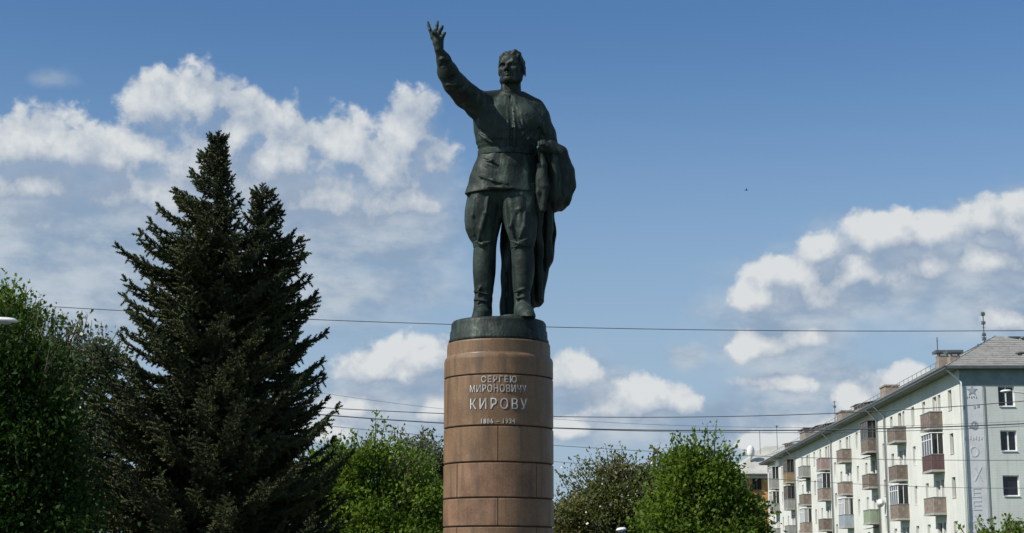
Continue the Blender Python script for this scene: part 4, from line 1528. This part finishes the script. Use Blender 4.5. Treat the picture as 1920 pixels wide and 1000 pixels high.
# white dish aerial fixed to the facade between the balconies
tt, zz = face_t(1652, 944, .35)
c_, s_2 = math.cos(-BA), math.sin(-BA)
dn = np.array([-math.cos(BA), math.sin(BA), 0]); du = np.array([math.sin(BA), math.cos(BA), 0])
dp = CW + du * tt + dn * .35
dr = tag(empty('satellite_dish', (dp[0], dp[1], zz)), 'round white dish aerial on the facade beside the green balcony', 'satellite dish')
dr.rotation_euler = (0, 0, R(-40))
s = MB()
rings = [(0.02, 0), (.17, .02), (.29, .06), (.36, .1)]
s.lathe(rings, 18)
dm_ = s.mesh('dish', M['trim'], True)
dm_.transform(Matrix.Rotation(R(75), 4, 'X'))
obj('dish', dm_, dr)
s = MB()
s.tube([(0, 0, 0), (0, -.45, -.1)], .02, 5)
s.tube([(0, 0, 0), (.2, .3, -.05)], .03, 5)
s.build('feed_arm', M['pipe'], dr)

# ---------------------------------------------------------------- trees
def set_tint(me, vals_per_face, corners):
    at = me.attributes.new('tint', 'FLOAT', 'FACE')
    at.data.foreach_set('value', vals_per_face.astype(np.float32))


def rot_from(d, up_rand, rng):
    "orthonormal frames with first axis d (n,3)"
    d = d / (np.linalg.norm(d, axis=1, keepdims=True) + 1e-9)
    r = rng.normal(size=d.shape) * up_rand + np.array([0, 0, 1.0])
    s = np.cross(d, r)
    s /= np.linalg.norm(s, axis=1, keepdims=True) + 1e-9
    u = np.cross(s, d)
    return d, s, u


def leaves_mesh(name, pts, dirs, size, rng, mat, bend=.25, width=.62, tint=None):
    n = len(pts)
    d, s, u = rot_from(dirs, 1.2, rng)
    L = size[:, None]
    a = pts
    b = pts + d * L * .5 + s * L * width * .5 + u * L * bend * .3
    c = pts + d * L
    e = pts + d * L * .5 - s * L * width * .5 + u * L * bend * .3
    V = np.stack([a, b, c, e], 1).reshape(-1, 3)
    i = np.arange(n)[:, None] * 4
    F_ = np.concatenate([i + np.array([[0, 1, 2]]), i + np.array([[0, 2, 3]])], 0)
    me = mesh_np(name, V, F_, mat)
    tv = rng.random(n) if tint is None else tint
    if len(me.polygons) == 2 * n: set_tint(me, np.concatenate([tv, tv]), 3)
    return me


def broadleaf(name, label, base, height, blobs, nleaf, lsize, mat, seed, shoots=40, trunk_r=.22, bark='bark', group=None, gap=0.0, cat='tree', flower=None, clump_r=(.35, .9)):
    """blobs: (dx, dy, z, rx, ry, rz) masses of the crown; leaves gather in clumps through their volume"""
    rng = np.random.default_rng(seed)
    root = tag(empty(name, (base[0], base[1], 0)), label, cat, group)
    vol = np.array([b[3] * b[4] * b[5] for b in blobs]) ** .75
    vol /= vol.sum()
    nc = max(40, nleaf // 90)
    which = rng.choice(len(blobs), nc, p=vol)
    bl_ = np.array(blobs)[which]
    v = rng.normal(size=(nc, 3))
    v /= np.linalg.norm(v, axis=1, keepdims=True)
    rr = rng.random(nc) ** .5 * rng.choice([.95, 1.12, 1.32], nc, p=[.5, .32, .18])
    cc = bl_[:, :3] + v * bl_[:, 3:] * rr[:, None]
    ph = rng.uniform(0, 6, 3)                               # pockets of air between the boughs
    sc_ = 2.6 / max(.8, float(np.median(bl_[:, 3])) ** .5)
    pocket = np.sin(cc[:, 0] * sc_ + ph[0]) * np.sin(cc[:, 1] * sc_ * .9 + ph[1]) + .8 * np.sin(cc[:, 2] * sc_ * 1.2 + ph[2]) * np.sin(cc[:, 0] * sc_ * .7 + 1)
    keep = (pocket < .28) | (rr < .45)
    cc, v, rr = cc[keep], v[keep], rr[keep]
    nc = len(cc)
    out = v * .8 + np.array([0, 0, .35])
    # long shoots that break the outline
    sh_w = rng.choice(len(blobs), shoots, p=vol)
    sb = np.array(blobs)[sh_w]
    sv = rng.normal(size=(shoots, 3))
    sv[:, 2] = np.abs(sv[:, 2]) + .5
    sv /= np.linalg.norm(sv, axis=1, keepdims=True)
    pts, dirs, tint = [], [], []
    per = nleaf // nc
    for k in range(nc):
        r = rng.uniform(*clump_r) * (1.15 - .35 * min(1, rr[k]))
        m = max(5, int(per * (r / .62) ** 2 * rng.uniform(.5, 1.5)))
        q = rng.normal(size=(m, 3)) * np.array([r, r, r * .6]) * .5
        pts.append(cc[k] + q + out[k] * rng.random((m, 1)) * .2)
        dirs.append(rng.normal(size=(m, 3)) * .8 + out[k] + np.array([0, 0, -.1]))
        tint.append(np.clip(rng.random() * .75 + rng.random(m) * .3, 0, 1))
    twigs = MB()
    for k in range(shoots):
        p0 = sb[k, :3] + sv[k] * sb[k, 3:] * .75
        L = rng.uniform(.4, 1.3)
        dd = sv[k] * .6 + np.array([0, 0, .6]) + rng.normal(size=3) * .2
        dd /= np.linalg.norm(dd)
        p1 = sb[k, :3] + sv[k] * sb[k, 3:] + dd * L
        twigs.tube([p0, (p0 + p1) / 2 + rng.normal(size=3) * .05, p1], [.03, .02, .008], 3)
        m = int(rng.integers(14, 34))
        t = rng.random((m, 1)) ** .7
        pts.append(p0 + (p1 - p0) * t + rng.normal(size=(m, 3)) * .13 * (1.2 - t * .7))
        dirs.append(dd + rng.normal(size=(m, 3)) * .7)
        tint.append(np.clip(.5 + rng.random(m) * .5, 0, 1))
    pts, dirs, tint = np.concatenate(pts), np.concatenate(dirs), np.concatenate(tint)
    me = leaves_mesh('crown', pts, dirs, lsize * rng.uniform(.45, 1.4, len(pts)), rng, mat, tint=tint)
    obj('crown', me, root)
    if flower:
        fm, nf, fs = flower
        ii = rng.choice(len(pts), nf)
        fp = pts[ii] + rng.normal(size=(nf, 3)) * .08
        obj('blossom', leaves_mesh('blossom', fp, rng.normal(size=(nf, 3)) + np.array([0, 0, .5]), fs * rng.uniform(.6, 1.3, nf), rng, fm, width=.9), root)
    tr = MB()
    top = max(b[2] for b in blobs)
    lean = rng.normal(size=2) * .25
    tp = [(0, 0, -.05), (lean[0] * .3, lean[1] * .3, height * .22), (lean[0], lean[1], height * .5), (lean[0] * 1.5, lean[1] * 1.5, height * .8)]
    tr.tube(tp, [trunk_r * 1.25, trunk_r, trunk_r * .7, trunk_r * .25], 9)
    for k in rng.choice(nc, min(nc, 46), replace=False):
        f = rng.uniform(.2, .62)
        a = np.array(tp[1]) * (1 - f) + np.array(tp[3]) * f
        c = cc[k]
        mid = (a + c) / 2 + np.array([0, 0, -.25]) + rng.normal(size=3) * .2
        tr.tube([a, mid, c], [trunk_r * .32, trunk_r * .2, .015], 5)
    tr.v += [] 
    n0 = len(tr.v)
    tr.v += twigs.v
    tr.f += [tuple(i + n0 for i in f) for f in twigs.f]
    tr.build('trunk', M[bark], root, smooth=True)
    return root


def spruce(label, base, prof, seed, density=1.0, zmin=1.0, side_f=lambda az, z: 1.0):
    "prof: (height, reach) pairs; whorls of drooping boughs whose tips turn up, each set with bristly twigs"
    rng = np.random.default_rng(seed)
    root = tag(empty('spruce_tree', (base[0], base[1], 0)), label, 'spruce', 'dark spruces left of the pedestal')
    Z = np.array([p[0] for p in prof])
    L_ = np.array([p[1] for p in prof])
    H_ = Z.max()
    # bristly twig: needles leaning forward round a short stem (unit length)
    tv, tf = [], []
    nn = 22
    for k in range(nn):
        a = k * 2.4
        x = .02 + .9 * k / nn
        r = .21 * (1 - .4 * (k / nn))
        c, s = math.cos(a), math.sin(a)
        i = len(tv)
        tv += [(x - .08, -.05 * s, .05 * c), (x + .08, .05 * s, -.05 * c), (x + .17, r * c, r * s)]
        tf.append((i, i + 1, i + 2))
    i = len(tv)
    tv += [(0, -.055, 0), (0, .055, 0), (1.05, 0, 0), (0, 0, -.055), (0, 0, .055), (1.05, 0, 0)]
    tf += [(i, i + 1, i + 2), (i + 3, i + 4, i + 5)]
    tv, tf = np.array(tv), np.array(tf)
    tp, td, tl, tt = [], [], [], []
    br = MB()
    z = zmin
    while z < H_ - .25:
        reach0 = np.interp(z, Z, L_)
        step = .24 + .20 * min(1, reach0 / 2)
        nb = int(np.clip(4 + reach0 * 2.2, 5, 13) * density)
        a0 = rng.random() * 6.28
        nin = int(nb * 1.1)
        for k in range(nb + nin):
            az = a0 + 6.283 * (k + rng.uniform(-.35, .35)) / nb
            reach = reach0 * side_f(az, z)
            L = reach * (rng.uniform(.8, 1.05) if k < nb and rng.random() < .8 else rng.uniform(.4, .78)) + .08
            zz = z + rng.uniform(-.15, .15)
            h = np.array([math.cos(az), math.sin(az), 0])
            rise = .20 * (zz / H_) ** 1.2 + rng.uniform(-.10, .10)     # upper boughs rise, lower ones droop
            n = max(5, int(L / .12))
            t = np.linspace(0, 1, n)
            droop = -.34 * L * (1 - zz / H_) * np.sin(t * math.pi * .75) + rise * L * t * .8 + .17 * L * t ** 3
            path = h[None] * (L * t)[:, None] + np.array([0, 0, 1.0])[None] * (zz + droop)[:, None]
            br.tube(path[::max(1, n // 5)], .018, 3, cap=False)
            side = np.cross(h, [0, 0, 1.0])
            tan = np.gradient(path, axis=0)
            tan /= np.linalg.norm(tan, axis=1, keepdims=True) + 1e-9
            hueb = rng.random()
            for j in range(1, n):
                w = (.46 * min(1.0, L / 1.4) * (1 - t[j] * .70) + .13)
                for sg in (-1, 1):
                    if rng.random() < .06: continue
                    dd = tan[j] * .75 + side * sg * rng.uniform(.6, 1.1) + np.array([0, 0, rng.uniform(-.35, .12)])
                    tp.append(path[j]); td.append(dd); tl.append(w * rng.uniform(.7, 1.15)); tt.append(hueb)
                    if w > .3:
                        q = path[j] + dd / np.linalg.norm(dd) * w * .55
                        tp.append(q); td.append(tan[j] * .9 + side * sg * .25 + np.array([0, 0, rng.uniform(-.2, .25)])); tl.append(w * .6); tt.append(hueb)
                if rng.random() < .55:
                    tp.append(path[j]); td.append(tan[j] * .5 + np.array([0, 0, -.9]) + side * rng.uniform(-.4, .4)); tl.append(.16 + .1 * rng.random()); tt.append(hueb)
                if rng.random() < .5:
                    tp.append(path[j]); td.append(tan[j] * .8 + np.array([0, 0, .8]) + side * rng.uniform(-.5, .5)); tl.append(.13 + .08 * rng.random()); tt.append(min(1, hueb + .3))
            tp.append(path[-1]); td.append(tan[-1] + np.array([0, 0, .5])); tl.append(.22); tt.append(hueb)
            tp.append(path[-1]); td.append(tan[-1] * .6 + np.array([0, 0, .9])); tl.append(.16); tt.append(hueb)
        z += step * rng.uniform(.85, 1.15)
    for k in range(26):                                     # leader
        zz = H_ - .75 + .75 * k / 26
        a = rng.random() * 6.28
        tp.append(np.array([0, 0, zz])); td.append(np.array([math.cos(a), math.sin(a), .9])); tl.append(.12 + .10 * (1 - k / 26)); tt.append(.5)
    tp, td, tl, tt = np.array(tp), np.array(td), np.array(tl), np.array(tt)
    d, s, u = rot_from(td, .4, rng)
    rad = np.clip(tl * 1.25, .26, .44)
    V = tp[:, None] + d[:, None] * (tv[None, :, 0:1] * tl[:, None, None]) + s[:, None] * (tv[None, :, 1:2] * rad[:, None, None]) + u[:, None] * (tv[None, :, 2:3] * rad[:, None, None])
    F_ = (np.arange(len(tp))[:, None, None] * len(tv) + tf[None]).reshape(-1, 3)
    me = mesh_np('crown', V.reshape(-1, 3), F_, M['needles'])
    if len(me.polygons) == len(F_): set_tint(me, np.repeat(np.clip(tt * .7 + rng.random(len(tt)) * .3, 0, 1), len(tf)), 3)
    obj('crown', me, root)
    b2_ = MB()
    b2_.tube([(0, 0, -.05), (0, 0, H_ * .5), (0, 0, H_ - .1)], [.24, .13, .015], 9)
    n0 = len(b2_.v)
    b2_.v += br.v
    b2_.f += [tuple(i + n0 for i in f) for f in br.f]
    b2_.build('trunk', M['bark'], root, smooth=True)
    return root


M['needles'] = foliage('spruce_needles', (0.024, 0.038, 0.020), (0.105, 0.118, 0.050), 0.0, 0.65)
M['leaf_green'] = foliage('fresh_green_leaves', (0.045, 0.085, 0.012), (0.16, 0.235, 0.035), 0.4)
M['leaf_dark'] = foliage('dark_green_leaves', (0.014, 0.034, 0.008), (0.040, 0.080, 0.014), 0.25)
M['leaf_grey'] = foliage('grey_green_leaves', (0.055, 0.075, 0.045), (0.15, 0.175, 0.11), 0.25)
M['leaf_brown'] = foliage('olive_brown_leaves', (0.05, 0.075, 0.022), (0.155, 0.18, 0.065), 0.35, hue=(0.17, 0.13, 0.065), huef=0.45)
M['blossom'] = plain('pale_blossom', (0.50, 0.50, 0.42), 0.8, 0.2, 3)


def m_at(px, py, Y):
    p = P(px, py, Y)
    return p[0], p[2]


SPY = 40.0
bx, _ = m_at(397, 600, SPY)
prof = []
for py, hw in ((248, 2), (300, 24), (350, 46), (400, 84), (440, 112), (480, 148), (520, 168), (600, 172), (640, 190), (700, 214), (800, 262), (900, 320), (1000, 346), (1100, 352)):
    z = m_at(397, py, SPY)[1]
    prof.append((z, hw * SPY / 3150 * (1.0 if py < 560 else 1.10)))
prof = sorted(prof)
Z_FORK = m_at(397, 450, SPY)[1]
spruce('tall dark spruce with the highest pointed top, left of the pedestal', (bx, SPY), prof, 11, 1.0, side_f=lambda az, z: 1.0 if math.cos(az) < .1 else (.55 if z > Z_FORK else .8))
SP2 = 41.2
bx2, _ = m_at(486, 600, SP2)
prof2 = sorted((m_at(486, py, SP2)[1], hw * SP2 / 3150) for py, hw in ((346, 2), (380, 24), (420, 44), (450, 50), (480, 84), (550, 108), (640, 128), (700, 130), (780, 134), (830, 140), (1000, 150), (1100, 150)))
spruce('lower dark spruce whose top stands just right of the taller spruce', (bx2, SP2), prof2, 12, 1.0, side_f=lambda az, z: 1.0 if math.cos(az) > -.1 else .6)


def crown_px(Y, items):
    "items: (px, py, rx px, ry px[, depth offset]) -> masses in metres relative to the tree base"
    x0_ = items[0][0]
    b0 = P(x0_, items[0][1], Y)[0]
    out = []
    for it in items:
        p = P(it[0], it[1], Y)
        k = Y / 3150
        out.append((p[0] - b0, it[4] if len(it) > 4 else 0.0, p[2], it[2] * k, it[2] * k * .8, it[3] * k))
    return (b0, Y), out


def btree(name, label, Y, items, nleaf, ls, mat, seed, **kw):
    b, bl2 = crown_px(Y, items)
    h = max(q[2] + q[5] for q in bl2)
    return broadleaf(name, label, b, h, bl2, nleaf, ls, mat, seed, **kw)


btree('broadleaf_tree', 'dark shaded green tree at the left edge below the white street lamp head', 34, [(10, 850, 100, 215), (-40, 800, 100, 170), (62, 780, 62, 110), (40, 970, 120, 130)], 60000, .11, M['leaf_dark'], 21, shoots=50, trunk_r=.25)
btree('broadleaf_tree', 'bright yellow-green tree top added as the sunlit crown above the lamp head at the left edge', 42, [(-6, 600, 42, 62), (22, 590, 22, 40), (-50, 660, 80, 110), (0, 760, 100, 160)], 36000, .12, M['leaf_green'], 31, shoots=40, trunk_r=.22)  # added tree: brighter leaf colour stands in for the sunlit top
btree('broadleaf_tree', 'grey-green tree with thin bare shoots between the left edge tree and the spruce', 52, [(140, 800, 100, 130), (100, 690, 62, 60), (190, 700, 56, 52), (150, 720, 60, 60), (130, 950, 130, 120)], 46000, .13, M['leaf_grey'], 22, shoots=130, trunk_r=.2, clump_r=(.3, .7),
      flower=(M['blossom'], 320, .16))
btree('broadleaf_tree', 'fresh green tree between the spruces and the pedestal', 58, [(700, 933, 125, 70), (650, 896, 70, 44), (712, 880, 52, 46), (600, 928, 60, 60), (770, 948, 62, 50), (690, 1018, 150, 60)], 62000, .145, M['leaf_green'], 23, shoots=90, clump_r=(.4, .9))
btree('broadleaf_tree', 'dull grey-green tree just left of the pedestal, behind the fresh green one', 72, [(790, 912, 62, 66), (800, 872, 44, 32), (755, 890, 40, 40), (800, 992, 90, 60)], 26000, .17, M['leaf_grey'], 24, shoots=70)
btree('broadleaf_tree', 'olive and brown spring tree with pale blossom right of the pedestal', 62, [(1160, 957, 100, 62), (1155, 904, 46, 36), (1105, 967, 60, 40), (1205, 925, 56, 44), (1080, 1002, 70, 40), (1180, 1022, 120, 40), (1055, 1022, 60, 30)], 60000, .125, M['leaf_brown'], 25, shoots=110,
      flower=(M['blossom'], 1500, .12), clump_r=(.35, .8))
btree('broadleaf_tree', 'bushy vivid green tree with the highest crown right of the pedestal', 56, [(1305, 922, 50, 56), (1292, 878, 30, 30), (1335, 884, 24, 28), (1340, 947, 48, 44), (1378, 977, 34, 34), (1262, 972, 46, 44), (1402, 1012, 34, 26), (1320, 1027, 110, 46)], 76000, .15, M['leaf_green'], 26, shoots=90, trunk_r=.24, clump_r=(.4, .9))
btree('broadleaf_tree', 'low dull tree filling the gap behind the olive and the vivid green trees', 92, [(1235, 905, 44, 26), (1215, 940, 60, 40), (1260, 960, 60, 50)], 9000, .26, M['leaf_brown'], 27, shoots=30)
btree('leafy_shrub', 'small green tree top in front of the pale green end wall', 70, [(1880, 1038, 44, 28), (1840, 1046, 36, 24), (1925, 1040, 40, 30)], 14000, .17, M['leaf_green'], 28, shoots=40, trunk_r=.1, clump_r=(.25, .5))

# ---------------------------------------------------------------- overhead wires, lamps, bird
M['wire'] = plain('dark_cable', (0.085, 0.095, 0.11), 0.6)
M['lamp_white'] = plain('white_lamp_head', (0.75, 0.76, 0.76), 0.35, 0.06, 5)
M['lamp_glass'] = plain('lamp_lens', (0.30, 0.33, 0.34), 0.2, 0.1, 5)
M['pole'] = plain('grey_lamp_pole', (0.30, 0.31, 0.31), 0.6, 0.12, 5)


def wire(Y, pts, rad, label):
    xs = [p[0] for p in pts]
    cf = np.polyfit(xs, [p[1] for p in pts], min(3, len(pts) - 1))
    q = [P(x, np.polyval(cf, x), Y) for x in np.linspace(-120, 2040, 61)]
    s = MB()
    s.tube(q, rad * .82, 5)
    return tag(s.build('overhead_wire', M['wire'], smooth=True), label, 'wire', 'overhead wires across the view')


wire(78, [(45, 572), (230, 583), (590, 600), (850, 608), (1030, 613), (1300, 619), (1600, 621), (1920, 620)], .024, 'highest overhead wire, crossing behind the bronze plinth')
wire(76, [(600, 765), (720, 770), (830, 776), (1040, 781), (1200, 783), (1400, 781), (1542, 776), (1797, 761), (1920, 753)], .024, 'overhead wire crossing just under the roofline chimneys, above the thick cable')
wire(74, [(600, 779), (720, 785), (850, 793), (1040, 805), (1340, 808), (1648, 803), (1846, 798), (1920, 795)], .034, 'thickest dark overhead cable crossing behind the lettered course')
wire(90, [(600, 778), (850, 793), (1040, 803), (1340, 813), (1480, 812), (1700, 806), (1920, 800)], .02, 'thin wire running close under the thickest cable')
wire(86, [(600, 797), (830, 820), (1040, 836), (1150, 841), (1250, 848), (1400, 855), (1600, 861), (1920, 863)], .018, 'thin wire at the height of the green tree top')
wire(88, [(830, 850), (1040, 865), (1300, 888), (1560, 905), (1850, 915), (1920, 916)], .015, 'lowest thin wire, crossing the middle of the apartment block')
wire(95, [(590, 734), (690, 752), (840, 767), (1040, 784), (1110, 792), (1400, 802), (1700, 798), (1920, 790)], .012, 'faintest wire, seen against the clouds above the thick cable')


def lamp(label, Y, px, py, hw, off_px, ht=9.0, pole_side=1, tone='lamp_white'):
    "lamp head at px,py with an arm leading to its pole at off_px"
    p = P(px, py, Y)
    q = P(off_px, py + 10, Y)
    k = Y / 3150
    root = tag(empty('street_lamp', (q[0], Y, 0)), label, 'street lamp')
    lx, lz = p[0] - q[0], p[2]
    s = MB()
    s.tube([(0, 0, 0), (0, 0, q[2] * .5), (0, 0, q[2])], [.11, .09, .06], 12)
    s.build('pole', M['pole'], root, smooth=True)
    w = hw * k
    sg = 1 if lx < 0 else -1
    s = MB()
    s.tube([(0, 0, q[2] - .1), (lx * .3, 0, q[2] + .05), (lx + sg * w * .8, 0, lz)], [.045, .04, .03], 8)
    s.build('arm', M['pole'], root, smooth=True)
    h = MB()
    n = 10
    for j in range(n + 1):
        u = -1 + 2 * j / n
        r = math.sqrt(max(0.02, 1 - abs(u) ** 2.6))
        for i in range(12):
            a = 2 * math.pi * i / 12
            h.v.append((lx + u * w, .13 * r * math.cos(a), lz + (.065 if math.sin(a) > 0 else .03) * r * math.sin(a) + .012 * u * sg))
    for j in range(n):
        for i in range(12): h.f.append((j * 12 + i, j * 12 + (i + 1) % 12, (j + 1) * 12 + (i + 1) % 12, (j + 1) * 12 + i))
    h.f += [tuple(range(12))[::-1], tuple(n * 12 + i for i in range(12))]
    hd_ = h.build('lamp_head', M[tone], root, smooth=True)
    g_ = MB()
    g_.lathe([(.05, lz - .075), (.08, lz - .06), (.09, lz - .02)], 14, (lx - sg * w * .15, 0))
    g_.build('lens', M['lamp_glass'], hd_, smooth=True)
    return root


lamp('white street lamp head reaching in at the left edge in front of the green tree', 30, 8, 601.5, 27, -60)
lamp('white street lamp head on a long arm in front of the top end-wall window', 62, 1886, 734, 11, 1990)
lamp('dark lamp head at the right edge level with the hip roof', 60, 1914, 663, 11, 1998, tone='sheet')
lamp('dark lamp head touching the highest wire at the right edge', 58, 1921, 634, 9, 2000, tone='sheet')
lamp('small white lamp head at the bottom in front of the olive tree', 46, 1165, 993.5, 10, 1173)

bp = P(1399, 357, 90)
s = MB()
s.tube([(-.14, 0, 0), (-.05, 0, .02), (.06, 0, .01), (.16, 0, -.01)], [.02, .05, .045, .012], 6)
s.quad((-.04, 0, .03), (.06, 0, .03), (.03, -.30, .10), (-.01, -.26, .11))
s.quad((-.04, 0, .03), (-.01, .26, .11), (.03, .30, .10), (.06, 0, .03))
s.quad((.14, 0, 0), (.26, -.05, 0), (.26, .05, 0))
bo = s.build('bird', M['wire'], loc=tuple(bp))
bo.scale = (.62, .62, .62)
tag(bo, 'tiny dark bird flying in the blue sky right of the statue', 'bird')
